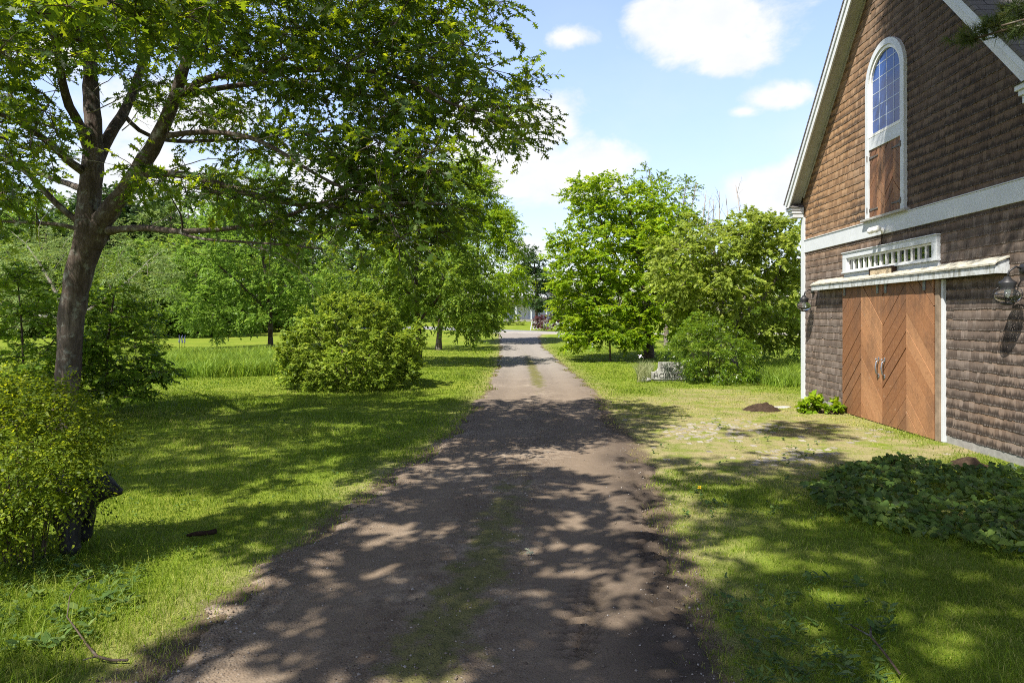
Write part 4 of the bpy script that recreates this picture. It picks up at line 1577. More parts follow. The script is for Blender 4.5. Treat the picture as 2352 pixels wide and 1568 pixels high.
def shade_clumps(poly, spacing, hmin, hmax, thr, seed, spots=(), nsc=0.55):
    """crown clumps standing up-sun of a piece of ground, leaving gaps where the noise is below thr"""
    pl = [G(*a_) for a_ in poly]
    pl = [(p_.x, p_.y) for p_ in pl]
    sp_ = [(G(a_, b_), r_) for a_, b_, r_ in spots]
    xs_, ys_ = [p_[0] for p_ in pl], [p_[1] for p_ in pl]
    o_ = []
    for gx in np.arange(min(xs_), max(xs_), spacing):
        for gy in np.arange(min(ys_), max(ys_), spacing):
            x_, y_ = gx + rs.normal(0, spacing * 0.25), gy + rs.normal(0, spacing * 0.25)
            if not in_poly(x_, y_, pl) or float(fbm(np.array(x_ * nsc + seed), np.array(y_ * nsc), seed, 3)) < thr:
                continue
            if any((x_ - p_.x) ** 2 + (y_ - p_.y) ** 2 < r_ * r_ for p_, r_ in sp_):
                continue
            h_ = rs.uniform(hmin, hmax)
            o_.append(np.array([x_, y_, 0]) + SVn * (h_ / SVn[2]))
    return np.array(o_)


# the crown above the frame, which throws the shade on the lawn and the drive
Ch = shade_clumps([(200, 935), (700, 912), (1080, 920), (1400, 948), (1430, 1010), (1180, 1022), (1000, 1050), (700, 1085), (200, 1085)], 0.58, 8.5, 13.0, 0.51, 5, nsc=0.4) - np.array(OB)
Cl = np.array(Cl)
Cn = np.array(Cn)
Ch = np.array(Ch)
t.grow(Cl, rtip=0.010, kgrow=0.0016, asc=0.25)
t.grow(Cn, rtip=0.007, kgrow=0.0012, asc=0.2)
t.grow(Ch, rtip=0.012, kgrow=0.002, asc=0.6)
cen = np.array([1.5, -0.5, 5.5])
Vall = []
for C_, R_, ns_, nl_, ls_ in ((Cl, 0.54, 11, 8, 0.142), (Cn, 0.45, 9, 8, 0.15), (Ch, 0.72, 9, 9, 0.17)):
    S = len(C_) * ns_
    c = np.repeat(C_, ns_, axis=0)
    d = unit(t.rg.normal(0, 1, (S, 3)) + 0.35 * unit(c - cen))
    d[:, 2] = d[:, 2] * 0.6 + 0.02
    d = unit(d)
    st = c + d * (R_ * t.rg.uniform(0, 0.5, S))[:, None]
    ln = R_ * 0.75 * t.rg.uniform(0.7, 1.3, S)
    Vall.append(sprays(st, d, ln, nl_, ls_, 'oak', t.rg, 0.22, 0.45))
    for i in range(S):
        e_ = st[i] + d[i] * ln[i]
        m_ = (st[i] + e_) / 2
        e_[2] -= 0.22 * ln[i]
        m_[2] -= 0.06 * ln[i]
        t.twigs.append(np.array([(*c[i], 0.007), (*((c[i] + st[i]) / 2), 0.006), (*st[i], 0.006), (*m_, 0.004), (*e_, 0.0025)]))
V = np.vstack([a[0] for a in Vall])
k = len(LEAF['oak'])
F = np.arange(len(V)).reshape(-1, k)
link('crown', np_mesh('oak_crown', V, F, {'rnd': np.concatenate([a[2] for a in Vall])}), MAT['oak_leaf'], oak)
t.wood('trunk', MAT['oak_bark'], oak, 9)


# bare grey twigs hanging in the lower crown
def bare_branch(mb, start, d, length, r0, rg, depth=0):
    pts = [Vector(start)]
    v = Vector(d).normalized()
    n = max(3, int(length / 0.16))
    for i in range(n):
        v = (v + Vector(rg.normal(0, 0.16, 3)) + Vector((0, 0, -0.015))).normalized()
        pts.append(pts[-1] + v * (length / n))
        if depth < 2 and i > 0 and rg.uniform() < (0.55 if depth == 0 else 0.4):
            sd = (v + Vector(rg.normal(0, 0.75, 3))).normalized()
            bare_branch(mb, pts[-1], sd, length * rg.uniform(0.25, 0.5) * (1 - 0.4 * i / n), r0 * 0.55 * (1 - 0.6 * i / n), rg, depth + 1)
    mb.tube(pts, list(np.linspace(r0, r0 * 0.25, len(pts))), 4 if depth else 5)


mb = MB()
for (a, b, c_, e1, e2, e3, r0) in ((720, 470, 9.8, 900, 520, 9.0, 0.016), (560, 441, 10.7, 760, 570, 9.8, 0.02), (640, 505, 10, 745, 610, 9.6, 0.013), (640, 352, 10.4, 800, 400, 9.8, 0.014),
                                   (470, 260, 11.4, 640, 330, 10.8, 0.013), (120, 335, 11.3, 240, 440, 11, 0.012), (200, 260, 11.6, 330, 200, 11.2, 0.012), (60, 388, 11.6, 180, 300, 11.2, 0.012),
                                   (300, 330, 12, 420, 360, 11.5, 0.012), (520, 430, 11, 640, 540, 10.6, 0.012), (380, 398, 11.6, 520, 330, 11.2, 0.012), (430, 404, 11.3, 560, 490, 10.8, 0.011), (450, 304, 11.3, 600, 260, 11, 0.011),
                                   (280, 300, 12.5, 400, 220, 12.2, 0.011), (170, 330, 11.7, 60, 250, 11.4, 0.011), (740, 472, 9.9, 900, 400, 9.6, 0.012), (340, 524, 11.3, 470, 460, 10.9, 0.011), (590, 322, 10.7, 760, 330, 10.2, 0.011), (840, 474, 9.5, 1000, 540, 9.0, 0.011), (130, 468, 11.8, 40, 560, 11.4, 0.011),
                                   (560, 556, 10.1, 720, 640, 9.6, 0.010), (220, 430, 12, 330, 440, 11.6, 0.010), (215, 210, 12.1, 300, 120, 12, 0.010), (150, 220, 11.2, 60, 150, 11, 0.010)):
    s0, s1 = P3(a, b, c_) - OB, P3(e1, e2, e3) - OB
    bare_branch(mb, s0, s1 - s0, (s1 - s0).length, r0, rg)
mb.build('bare_twigs', MAT['dead_wood'], oak, True)

# ------------------------------------------------------------------ trees on the left lawn
def blob_px(base, lst):
    """(px, py, Y, half width px, half height px, half depth m) -> ellipsoids relative to the base"""
    o_ = []
    for px, py, Y, hw, hh, hd in lst:
        p = P3(px, py, Y) - base
        o_.append((p.x, p.y, p.z, hw * Y / 1568, hd, hh * Y / 1568))
    return o_


def stem_px(base, lst):
    return [rel(q4(*a), base) for a in lst]


b = G(621, 801, 43)
make_tree('lawn_tree', 'round green tree with one short trunk, alone on the far left lawn', 'tree', b,
          [stem_px(b, [(621, 805, 43, 20), (621, 780, 43, 14), (620, 720, 43, 13), (612, 640, 43, 11), (600, 560, 43, 8), (590, 480, 43, 4)]),
           stem_px(b, [(620, 720, 43, 9), (560, 660, 42, 7), (490, 600, 41, 4)]), stem_px(b, [(616, 690, 43, 9), (660, 620, 43, 6), (700, 560, 42, 4)])],
          blob_px(b, [(575, 560, 43, 150, 150, 4.2), (490, 640, 42, 110, 100, 3.2), (670, 620, 43, 100, 120, 3.4), (570, 450, 43, 100, 70, 3.0), (520, 735, 41.5, 90, 38, 2.2), (440, 690, 42, 50, 60, 1.8), (610, 700, 41, 90, 45, 2.2)]),
          300, 0.95, 11, 13, 0.18, 'green_leaf', seed=21, mind=0.45, flat=0.6)

b = G(962, 838, 28.5)
make_tree('roadside_tree', 'leafy green tree behind the round bush, left edge of the driveway', 'tree', b,
          [stem_px(b, [(962, 842, 28.5, 22), (962, 800, 28.5, 17), (960, 740, 28.5, 16), (955, 660, 28.5, 13), (960, 560, 28.5, 9), (965, 450, 28.5, 4)]),
           stem_px(b, [(960, 740, 28.5, 9), (1010, 680, 28, 7), (1060, 610, 27.5, 3)]), stem_px(b, [(958, 700, 28.5, 9), (900, 620, 28.5, 7), (850, 540, 28.5, 3)])],
          blob_px(b, [(960, 600, 28.5, 130, 150, 3.0), (860, 560, 28.5, 110, 130, 2.6), (1050, 640, 28, 95, 120, 2.4), (1000, 480, 28.5, 100, 90, 2.4), (1080, 720, 27.8, 60, 60, 1.6), (900, 690, 28, 90, 60, 1.8), (1110, 690, 28, 38, 50, 1.2)]),
          300, 0.70, 12, 12, 0.135, 'linden_leaf', seed=22, mind=0.36, flat=0.6, droop=0.35)

b = G(1010, 806, 41)
make_tree('second_roadside_tree', 'green tree with a short thick trunk deep in shade left of the driveway', 'tree', b,
          [stem_px(b, [(1008, 810, 41, 22), (1008, 780, 41, 17), (1015, 700, 41, 14), (1020, 600, 41, 8)])],
          blob_px(b, [(1015, 650, 41, 90, 110, 3.0), (1080, 690, 41, 70, 70, 2.2), (950, 640, 42, 80, 100, 2.6), (1090, 745, 40, 55, 30, 1.5)]),
          110, 0.9, 9, 11, 0.17, 'linden_leaf', seed=23, mind=0.5, droop=0.3)

b = G(1092, 776, 49)
make_tree('locust_tree', 'tall feathery lime green tree leaning over the end of the driveway', 'tree', b,
          [stem_px(b, [(1092, 782, 49, 15), (1092, 720, 49, 12), (1095, 620, 49, 10), (1100, 520, 49, 7), (1105, 420, 49, 4), (1105, 370, 49, 2)]),
           stem_px(b, [(1095, 620, 49, 7), (1130, 570, 48, 5), (1160, 520, 48, 3)]), stem_px(b, [(1093, 690, 49, 7), (1140, 650, 48, 5), (1185, 620, 47, 3)])],
          blob_px(b, [(1085, 420, 49, 52, 62, 1.9), (1110, 500, 49, 48, 55, 1.9), (1140, 520, 48, 34, 40, 1.4), (1150, 560, 48, 40, 34, 1.5), (1165, 640, 47, 44, 38, 1.8), (1130, 700, 48, 50, 36, 1.6), (1060, 560, 49, 60, 90, 2.0), (1190, 665, 47, 22, 22, 1.0)]),
          190, 0.95, 13, 16, 0.26, 'lime_leaf', tmpl='lance', seed=24, mind=0.5, droop=0.3, slen=0.9)

b = G(180, 800, 36)
make_tree('mimosa_tree', 'pale feathery tree with bare whitish branches behind the oak trunk', 'tree', b,
          [stem_px(b, [(150, 806, 36, 18), (150, 760, 36, 14), (140, 700, 36, 11), (100, 620, 36, 7), (60, 560, 36, 4)]), stem_px(b, [(148, 750, 36, 10), (220, 700, 36, 8), (300, 640, 36, 5), (340, 600, 36, 3)]),
           stem_px(b, [(140, 730, 36, 9), (60, 720, 36, 7), (-40, 680, 36, 4)])],
          blob_px(b, [(60, 600, 36, 120, 90, 3.0), (300, 620, 36, 110, 70, 2.6), (180, 560, 36.5, 120, 70, 2.6), (40, 700, 35, 100, 55, 2.2), (-80, 650, 36, 110, 90, 2.6), (330, 690, 35.5, 60, 40, 1.6)]),
          150, 0.85, 12, 14, 0.17, 'pale_frond', bark='dead_wood', tmpl='leaflet', seed=25, mind=0.5, droop=0.25, slen=0.9, zsq=0.5)

# leafy saplings behind and beside the oak trunk
b = G(262, 925, 14.5)
make_tree('understory_maple', 'low dark green maple sapling with layered branches right of the oak trunk', 'tree', b,
          [stem_px(b, [(250, 935, 14.5, 11), (245, 850, 14.5, 9), (250, 760, 14.5, 7), (262, 680, 14.5, 4)]), stem_px(b, [(246, 880, 14.5, 6), (290, 840, 14.3, 4), (345, 850, 14, 2)]), stem_px(b, [(246, 860, 14.5, 6), (200, 800, 14.8, 4), (170, 740, 15, 2)])],
          blob_px(b, [(255, 720, 14.5, 85, 60, 0.9), (270, 800, 14.2, 95, 55, 0.9), (290, 870, 13.8, 85, 42, 0.8), (200, 860, 14.6, 70, 60, 0.8), (300, 905, 13.6, 55, 16, 0.5)]),
          95, 0.36, 9, 9, 0.105, 'maple_leaf', tmpl='maple', seed=26, mind=0.2, droop=0.2, zsq=0.3, flat=0.62, slen=0.9, twigs=True, rtip=0.005)
b = G(60, 900, 13)
make_tree('understory_sapling', 'leafy dark sapling spreading at the far left edge behind the yellow bush', 'tree', b,
          [stem_px(b, [(60, 985, 13, 10), (55, 880, 13, 8), (50, 760, 13, 6), (40, 640, 13, 3)]), stem_px(b, [(56, 860, 13, 5), (110, 800, 13, 4), (150, 740, 13, 2)])],
          blob_px(b, [(60, 660, 13, 90, 40, 1.0), (30, 740, 13, 90, 45, 0.9), (80, 830, 13, 85, 50, 0.8), (20, 900, 13, 90, 50, 0.8), (110, 900, 13, 50, 40, 0.6)]),
          70, 0.36, 9, 9, 0.10, 'maple_leaf', tmpl='maple', seed=27, mind=0.2, droop=0.2, zsq=0.3, flat=0.62, slen=0.9, twigs=True, rtip=0.005)
b = G(352, 805, 34)
make_tree('slim_sapling', 'slim upright pale sapling at the edge of the tall grass', 'tree', b,
          [stem_px(b, [(352, 812, 34, 5), (350, 740, 34, 4), (348, 690, 34, 2)])],
          blob_px(b, [(350, 720, 34, 22, 34, 0.6), (352, 765, 34, 27, 36, 0.6), (362, 797, 34, 30, 14, 0.5)]),
          46, 0.36, 9, 9, 0.09, 'linden_leaf', seed=28, mind=0.15)

# ------------------------------------------------------------------ trees on the right
b = G(1490, 823, 33)
make_tree('lime_green_tree', 'broad yellow green tree with dark trunk behind the stone sign', 'tree', b,
          [stem_px(b, [(1490, 830, 33, 40), (1490, 800, 33, 29), (1488, 740, 33, 26), (1480, 660, 33, 19), (1460, 560, 33, 11), (1440, 450, 33, 4)]),
           stem_px(b, [(1486, 720, 33, 15), (1410, 660, 32, 10), (1330, 610, 31.5, 5)]), stem_px(b, [(1486, 700, 33, 13), (1540, 600, 33.5, 9), (1560, 500, 33.5, 4)]),
           stem_px(b, [(1480, 690, 33, 11), (1400, 560, 32.5, 7), (1370, 470, 32, 3)])],
          blob_px(b, [(1420, 590, 33, 120, 130, 3.2), (1340, 640, 32, 85, 100, 2.6), (1480, 520, 33.5, 100, 90, 2.8), (1390, 470, 33, 80, 68, 2.4), (1400, 720, 31.5, 110, 60, 2.4), (1490, 660, 31, 80, 90, 1.8), (1300, 590, 32, 40, 60, 1.6), (1350, 450, 33, 45, 45, 1.5), (1320, 730, 31.5, 45, 45, 1.4), (1275, 545, 32, 24, 22, 0.8), (1340, 765, 31, 60, 30, 1.4), (1430, 765, 30.5, 70, 28, 1.4), (1560, 690, 32, 60, 80, 1.8), (1550, 600, 33, 50, 70, 1.8)]),
          470, 0.72, 12, 12, 0.15, 'lime_leaf', tmpl='oval', seed=31, mind=0.45, zsq=0.5, flat=0.62)

b = G(1672, 862, 24)
make_tree('pale_maple_tree', 'pale olive green maple with forked grey trunks beside the barn', 'tree', b,
          [stem_px(b, [(1690, 868, 24, 26), (1684, 800, 24, 20), (1690, 740, 24, 18), (1720, 710, 24, 14), (1765, 670, 24, 10), (1800, 600, 24, 5)]),
           stem_px(b, [(1686, 790, 24, 16), (1660, 720, 24, 13), (1650, 650, 24, 10), (1640, 580, 24, 6), (1640, 520, 24, 3)]),
           stem_px(b, [(1690, 745, 24, 10), (1720, 650, 24.5, 8), (1740, 560, 25, 4)]), stem_px(b, [(1660, 700, 24, 9), (1600, 620, 23.5, 7), (1560, 560, 23, 3)])],
          blob_px(b, [(1660, 560, 24, 130, 75, 2.2), (1560, 600, 23.5, 80, 65, 1.6), (1760, 590, 24.5, 90, 85, 2.0), (1790, 690, 24.5, 62, 90, 1.6), (1620, 650, 23, 110, 50, 1.6), (1740, 520, 24.5, 70, 34, 1.4), (1810, 530, 25, 34, 40, 1.0), (1560, 680, 23, 60, 40, 1.2), (1690, 660, 22.8, 70, 50, 1.2), (1780, 770, 24.5, 55, 40, 1.2), (1600, 730, 23.5, 80, 40, 1.2), (1720, 740, 23.5, 70, 40, 1.0)]),
          350, 0.44, 12, 12, 0.11, 'pale_leaf', bark='grey_bark', tmpl='maple', seed=32, mind=0.24, droop=0.25, flat=0.62)

b = G(1530, 790, 47)
make_tree('tall_back_tree', 'taller dark airy tree rising behind the yellow green tree', 'tree', b,
          [stem_px(b, [(1530, 800, 47, 16), (1530, 700, 47, 13), (1520, 560, 47, 9), (1500, 450, 47, 5), (1490, 385, 47, 2)]), stem_px(b, [(1526, 620, 47, 8), (1560, 520, 47, 5), (1575, 430, 47, 2)])],
          blob_px(b, [(1490, 420, 47, 40, 46, 1.6), (1510, 480, 47, 55, 60, 2.0), (1565, 450, 47, 38, 46, 1.5), (1560, 530, 47, 55, 60, 2.0), (1480, 560, 47, 50, 50, 2.0)]),
          80, 0.85, 9, 11, 0.16, 'linden_leaf', bark='grey_bark', tmpl='oval', seed=33, mind=0.6)

# bare crown poking over the maple
b = G(1650, 790, 44)
dead = empty('bare_tree', b)
tag(dead, 'leafless grey tree whose bare tips stick up above the pale maple', 'tree')
mb = MB()
for (tx, ty) in ((1622, 438), (1640, 450), (1652, 440), (1690, 425), (1600, 420), (1668, 455), (1630, 460)):
    s0, s1 = P3(1650, 640, 44) - b, P3(tx, ty, 44 + rg.uniform(-1, 1)) - b
    mid = s0.lerp(s1, 0.5) + Vector(((tx - 1650) / 40, 0, 0.2))
    mb.tube([s0, mid, s1], [0.09, 0.05, 0.018], 5)
    for k in range(5):
        q = mid.lerp(s1, k / 5)
        bare_branch(mb, q, Vector((rg.normal(0, 0.5), rg.normal(0, 0.5), 1)), 1.0, 0.018, rg, 1)
mb.tube([(0, 0, -0.2), (0, 0, 2), P3(1650, 640, 44) - b], [0.22, 0.18, 0.1], 8)
mb.build('trunk', MAT['dead_wood'], dead, True)

b = G(1402, 830, 30.5)
make_tree('young_sapling', 'young sapling with thin straight trunk on the grass right of the driveway', 'tree', b,
          [stem_px(b, [(1402, 833, 30.5, 6), (1401, 790, 30.5, 5), (1400, 750, 30.5, 3)])],
          blob_px(b, [(1398, 770, 30.5, 52, 22, 0.7), (1440, 775, 30.5, 34, 22, 0.6), (1370, 782, 30.5, 30, 16, 0.5)]), 42, 0.36, 9, 9, 0.11, 'green_leaf', seed=34, mind=0.2, zsq=0.5)

# dead grey branches low on the front of the lime green tree
b = G(1440, 800, 30)
db = empty('dead_branches', P3(1490, 720, 31.5))
db.name = 'dead_bough'
tag(db, 'bare grey dead bough drooping from the front of the yellow green tree', 'branch')
mb = MB()
for (a0, b0, a1, b1, r0) in ((1490, 690, 1400, 690, .03), (1480, 680, 1420, 740, .028), (1500, 690, 1560, 735, .028), (1490, 700, 1440, 650, .02), (1520, 700, 1580, 700, .02)):
    s0, s1 = P3(a0, b0, 31) - db.location, P3(a1, b1, 30) - db.location
    bare_branch(mb, s0, s1 - s0, (s1 - s0).length * 1.1, r0, rg)
mb.build('twigs', MAT['dead_wood'], db, True)

# conifer and other trees by the house
b = G(1232, 737, 84)
make_tree('house_tree', 'dark green tree with bare twigs standing before the white house', 'tree', b,
          [[(0, 0, -0.3, 0.22), (0, 0, 3, 0.17), (-0.1, 0, 6, 0.12), (-0.4, 0, 8.2, 0.04)]],
          [(-0.6, 0, 7.5, 1.7, 1.7, 1.6), (0.2, 0, 5.2, 2.2, 2.0, 1.5), (0.6, 0, 2.7, 2.0, 1.8, 0.9), (-1.2, 0, 8.4, 1.0, 1.0, 0.8)],
          120, 0.95, 10, 10, 0.26, 'dark_leaf', seed=41, mind=0.4, zsq=0.5)

# ------------------------------------------------------------------ distant trees
far_protos = []
for k, (leaf, sd, wd, hh) in enumerate((('far_leaf', 51, 4.2, 14.0), ('green_leaf', 52, 4.8, 12.5), ('dark_leaf', 53, 3.8, 15.0), ('linden_leaf', 54, 4.4, 11.0))):
    rg2 = np.random.default_rng(sd)
    blobs = [(0, 0, hh * 0.55, wd * 0.8, wd * 0.8, hh * 0.36)]
    for q in range(6):
        a = q * 1.05 + 0.4
        blobs.append((wd * 0.6 * math.cos(a), wd * 0.6 * math.sin(a), hh * 0.13, wd * 0.5, wd * 0.5, hh * 0.12))
    for q in range(7):
        a = q * 0.9 + rg2.uniform(0, 0.5)
        blobs.append((wd * 0.55 * math.cos(a), wd * 0.55 * math.sin(a), hh * rg2.uniform(0.25, 0.82), wd * 0.5, wd * 0.5, hh * 0.17))
    far_protos.append((make_tree('woodland_tree', 'x', 'tree', Vector((0, 0, 0)), [[(0, 0, -0.4, 0.28), (0, 0, hh * 0.3, 0.2), (0.2, 0, hh * 0.7, 0.1), (0.1, 0, hh * 0.92, 0.04)]],
                                blobs, 190, 1.3, 9, 10, 0.36, leaf, seed=sd, mind=0.8, shell=0.5, lo=0.2), hh))
used = [False] * 4
FAR_GROUP_L, FAR_GROUP_R = 'trees of the far wood behind the left lawn', 'trees of the far wood behind the right field'
spots = []
for (px, Y, top, kd) in ((-60, 72, 500, 0), (40, 78, 480, 1), (110, 70, 520, 0), (190, 80, 455, 2), (262, 74, 440, 2), (330, 78, 438, 2), (395, 72, 470, 0), (430, 84, 480, 1), (500, 90, 500, 0), (575, 86, 510, 1),
                       (650, 92, 520, 2), (720, 86, 540, 0), (790, 94, 545, 1), (860, 90, 560, 2), (20, 60, 560, 3), (240, 58, 590, 3), (300, 62, 570, 1), (400, 66, 560, 3), (-140, 66, 520, 1), (930, 96, 580, 0), (455, 62, 590, 1),
                       (150, 88, 470, 1), (0, 92, 460, 0), (540, 72, 600, 3), (720, 76, 620, 3), (820, 80, 620, 2)):
    spots.append((px, Y, top, kd, 'tall green tree in the far wood behind the left lawn', FAR_GROUP_L))
for (px, Y, top, kd) in ((1000, 108, 620, 1), (1060, 112, 610, 2), (1290, 104, 640, 2), (1340, 96, 640, 0), (1420, 100, 640, 1), (1500, 96, 600, 0), (1590, 92, 600, 2), (1660, 88, 610, 0), (1720, 92, 620, 1), (1790, 84, 620, 0),
                       (1850, 88, 610, 1), (1900, 84, 620, 2), (1980, 86, 600, 0), (1250, 116, 650, 1), (1180, 122, 650, 0), (1735, 74, 690, 3), (1815, 76, 690, 1)):
    spots.append((px, Y, top, kd, 'tall green tree in the far wood behind the right field', FAR_GROUP_R))
for i, (px, Y, top, kd, lab, grp) in enumerate(spots):
    proto, hh = far_protos[kd]
    o = proto if not used[kd] else copy_tree(proto)
    used[kd] = True
    p = G(px, 0, Y)
    p.z -= 0.1
    hgt_ = 2 + (728 - top) / 1568 * Y - p.z
    s_ = hgt_ / hh * 1.1
    o.location = p
    o.scale = (s_ * rg.uniform(0.95, 1.25), s_ * rg.uniform(0.95, 1.2), s_)
    o.rotation_euler = (0, 0, rg.uniform(0, 6.28))
    o['label'] = lab
    o['group'] = grp

# ------------------------------------------------------------------ bushes
def bush(name, label, base, blobs, ncl, R, nspray, nleaf, lsize, leaf, tmpl, seed, nstem=9, stem_r=0.016, droop=0.15, zsq=0.8, bark='bark', slen=0.7, twigs=False, cat='bush', shell=0.72, flat=0.5, mind=0.0, group=None):
    t = Tree(seed)
    root = empty(name, base)
    tag(root, label, cat, group)
    b0 = np.array(blobs[0])
    for k in range(nstem):
        a = 2 * math.pi * k / nstem + t.rg.uniform(-0.3, 0.3)
        rr = t.rg.uniform(0.3, 0.75)
        e_ = (b0[0] + rr * b0[3] * math.cos(a), b0[1] + rr * b0[4] * math.sin(a), b0[2] + b0[5] * t.rg.uniform(0.0, 0.6))
        s0 = (b0[0] + 0.12 * math.cos(a), b0[1] + 0.12 * math.sin(a), -0.1)
        t.limb([(*s0, stem_r), (*(np.array(s0) * 0.55 + np.array(e_) * 0.45 + np.array([0, 0, 0.1])), stem_r * 0.8), (*e_, stem_r * 0.4)], 0.2, 0.2)
    C = in_blobs(blobs, ncl, t.rg, mind, shell)
    C = C[C[:, 2] > 0.02]
    t.grow(C, rtip=0.005, asc=0.3, kgrow=0.0006)
    cen = np.array(blobs[0][:3]) - np.array([0, 0, 0.35 * blobs[0][5]])
    t.foliage('foliage', MAT[leaf], root, C, R, nspray, nleaf, lsize, tmpl, droop, flat, zsq, 1.0, cen, twigs, slen)
    t.wood('stems', MAT[bark], root)
    return root


b = G(810, 893, 19.3)
bush('round_bush', 'big rounded yellow green bush on the left lawn', b,
     blob_px(b, [(810, 800, 19.3, 150, 110, 1.75), (740, 830, 19, 90, 75, 1.2), (880, 825, 19.2, 90, 75, 1.2), (800, 735, 19.4, 105, 60, 1.2), (690, 815, 19.2, 45, 60, 0.8), (925, 780, 19.4, 45, 50, 0.8), (760, 870, 18.6, 105, 26, 0.8), (860, 868, 18.8, 70, 22, 0.8)]),
     420, 0.30, 12, 11, 0.075, 'shrub_leaf', 'oval', 61, 12, droop=0.1, mind=0.11, slen=0.5)
b = G(1634, 880, 21)
bush('glossy_bush', 'glossy green bush half covering the stone sign', b,
     blob_px(b, [(1630, 815, 21, 95, 66, 1.15), (1600, 795, 21, 46, 48, 0.8), (1690, 830, 21, 44, 48, 0.8), (1650, 850, 20.4, 76, 30, 0.8), (1620, 760, 21, 55, 40, 0.8), (1572, 845, 21.6, 22, 24, 0.25)]),
     170, 0.30, 12, 11, 0.085, 'gloss_leaf', 'lance', 62, 9, droop=0.45, mind=0.1)
b = G(88, 1285, 5.6)
bush('yellow_bush', 'fine leaved olive yellow bush in the left foreground, hiding a bear', b,
     blob_px(b, [(60, 1030, 5.5, 120, 120, 0.5), (0, 1110, 5.4, 110, 100, 0.4), (110, 1080, 5.35, 55, 45, 0.2), (158, 1130, 5.45, 36, 42, 0.16), (110, 950, 5.6, 80, 50, 0.4), (175, 1000, 5.5, 34, 60, 0.2), (-10, 940, 5.6, 90, 70, 0.4), (-10, 1190, 5.2, 70, 40, 0.3)]),
     250, 0.19, 9, 13, 0.030, 'olive_leaf', 'oval', 63, 22, stem_r=0.006, droop=0.3, zsq=0.7, slen=1.6, twigs=False, shell=0.2)
b = G(1252, 757, 70)
bush('barberry_bush', 'dark purple red bush growing through the white picket fence', b,
     [(0.0, -0.2, 0.85, 1.25, 0.9, 0.75), (-0.7, -0.2, 0.9, 0.6, 0.6, 0.55), (0.8, -0.2, 0.9, 0.6, 0.6, 0.55)], 60, 0.30, 9, 9, 0.10, 'purple_leaf', 'oval', 64, 9, shell=0.5)
b = G(1158, 737, 80)
bush('porch_bush', 'dark low bush at the corner of the white house lawn', b, [(0, 0, 0.5, 0.9, 0.7, 0.6)], 26, 0.3, 9, 9, 0.11, 'dark_leaf', 'oval', 65, 6)
b = G(1190, 741, 80)
bush('yellow_flower_bush', 'pale yellow green bush before the house porch', b, [(0, 0, 0.5, 0.75, 0.6, 0.55)], 22, 0.28, 9, 9, 0.10, 'pale_leaf', 'oval', 66, 6)
b = G(1535, 790, 43)
bush('back_bush', 'rounded green bush at the foot of the yellow green tree', b, [(0, 0, 0.8, 2.2, 1.2, 0.9), (2.2, 0.5, 0.7, 1.6, 1.1, 0.8), (-1.8, 0.4, 0.5, 1.4, 1.0, 0.6)], 80, 0.42, 9, 10, 0.12, 'green_leaf', 'oval', 67, 8)
b = G(1790, 850, 27)
bush('field_bush', 'bright low bushes beyond the barn corner', b, [(0, 0, 0.5, 1.7, 0.9, 0.6), (1.4, 0.6, 0.6, 1.0, 0.9, 0.6), (-1.0, 0.5, 0.5, 0.9, 0.7, 0.55)], 80, 0.32, 9, 10, 0.09, 'green_leaf', 'oval', 68, 8)
b = G(1882, 947)
bush('corner_plant', 'small bright green plant at the foot of the barn wall', b, [(0, 0, 0.13, 0.36, 0.16, 0.16), (0.25, -0.1, 0.1, 0.2, 0.12, 0.1)], 26, 0.12, 6, 5, 0.10, 'lime_leaf', 'heart', 69, 6, 0.005, cat='plant')

# ------------------------------------------------------------------ pine on the right
PB = Vector((7.6, 1.4, 0))
pine = empty('pine_tree', PB)
tag(pine, 'pine whose needled branch hangs into the upper right corner', 'pine')
t = Tree(71)
t.limb([(0, 0, -0.3, 0.24), (0, 0, 4, 0.2), (0.1, 0, 9, 0.13), (0, 0.1, 15, 0.04)], 0.4, 0.25)
for (px, py, Y) in ((2215, 95, 5.2), (2300, 60, 5.0), (2330, 20, 5.2)):
    e_ = P3(px, py, Y) - PB
    t.limb([(0, 0, 3.4, 0.05), (*(e_ * 0.5 + Vector((0, 0, 2.15))), 0.03), (*e_, 0.008)], 0.25)
Cp = []
for (px, py, Y) in ((2215, 95, 5.2), (2240, 85, 5.2), (2262, 70, 5.15), (2290, 60, 5.1), (2315, 45, 5.1), (2340, 35, 5.1), (2330, 15, 5.2), (2350, 70, 5.0), (2335, 75, 5.0), (2365, 20, 5.0)):
    e_ = P3(px, py, Y) - PB
    Cp.append(tuple(e_))
rgp = np.random.default_rng(72)
Cq = []
for k in range(150):
    a = rgp.uniform(1.2, 3.6) if k % 3 else rgp.uniform(0, 6.28)
    rr = rgp.uniform(0.8, 3.4)
    zz = rgp.uniform(5.4, 14.5)
    rr *= 1.25 - 0.05 * zz
    Cq.append((rr * math.cos(a), rr * math.sin(a), zz))
t.limb([(0, 0, 9.0, 0.09), (-1.2, 3.0, 10.6, 0.06), (-2.4, 6.2, 11.4, 0.03)], 0.3)
t.limb([(0, 0, 7.5, 0.08), (-0.8, 3.5, 8.4, 0.05), (-1.2, 6.4, 9.0, 0.03)], 0.3)
Mw = Matrix.Rotation(rad(-92), 4, 'Z')
for k in range(1400):
    X_, z_ = rgp.uniform(0.3, 4.6), rgp.uniform(3.6, 8.8)
    if float(fbm(np.array(X_ * 0.8), np.array(z_ * 0.8), 61, 3)) < 0.40 - 0.10 * (X_ - 1.5) or z_ > 9.3 - 1.0 * X_:
        continue
    q_ = BARN + Mw @ Vector((X_, 0, z_)) + SV * rgp.uniform(5.2, 7.2)
    Cq.append(tuple(q_ - PB))
    if len(Cq) > 520:
        break
t.grow(np.array(Cq), rtip=0.01, asc=0.1)
t.grow(np.array(Cp), rtip=0.006, asc=0.0)


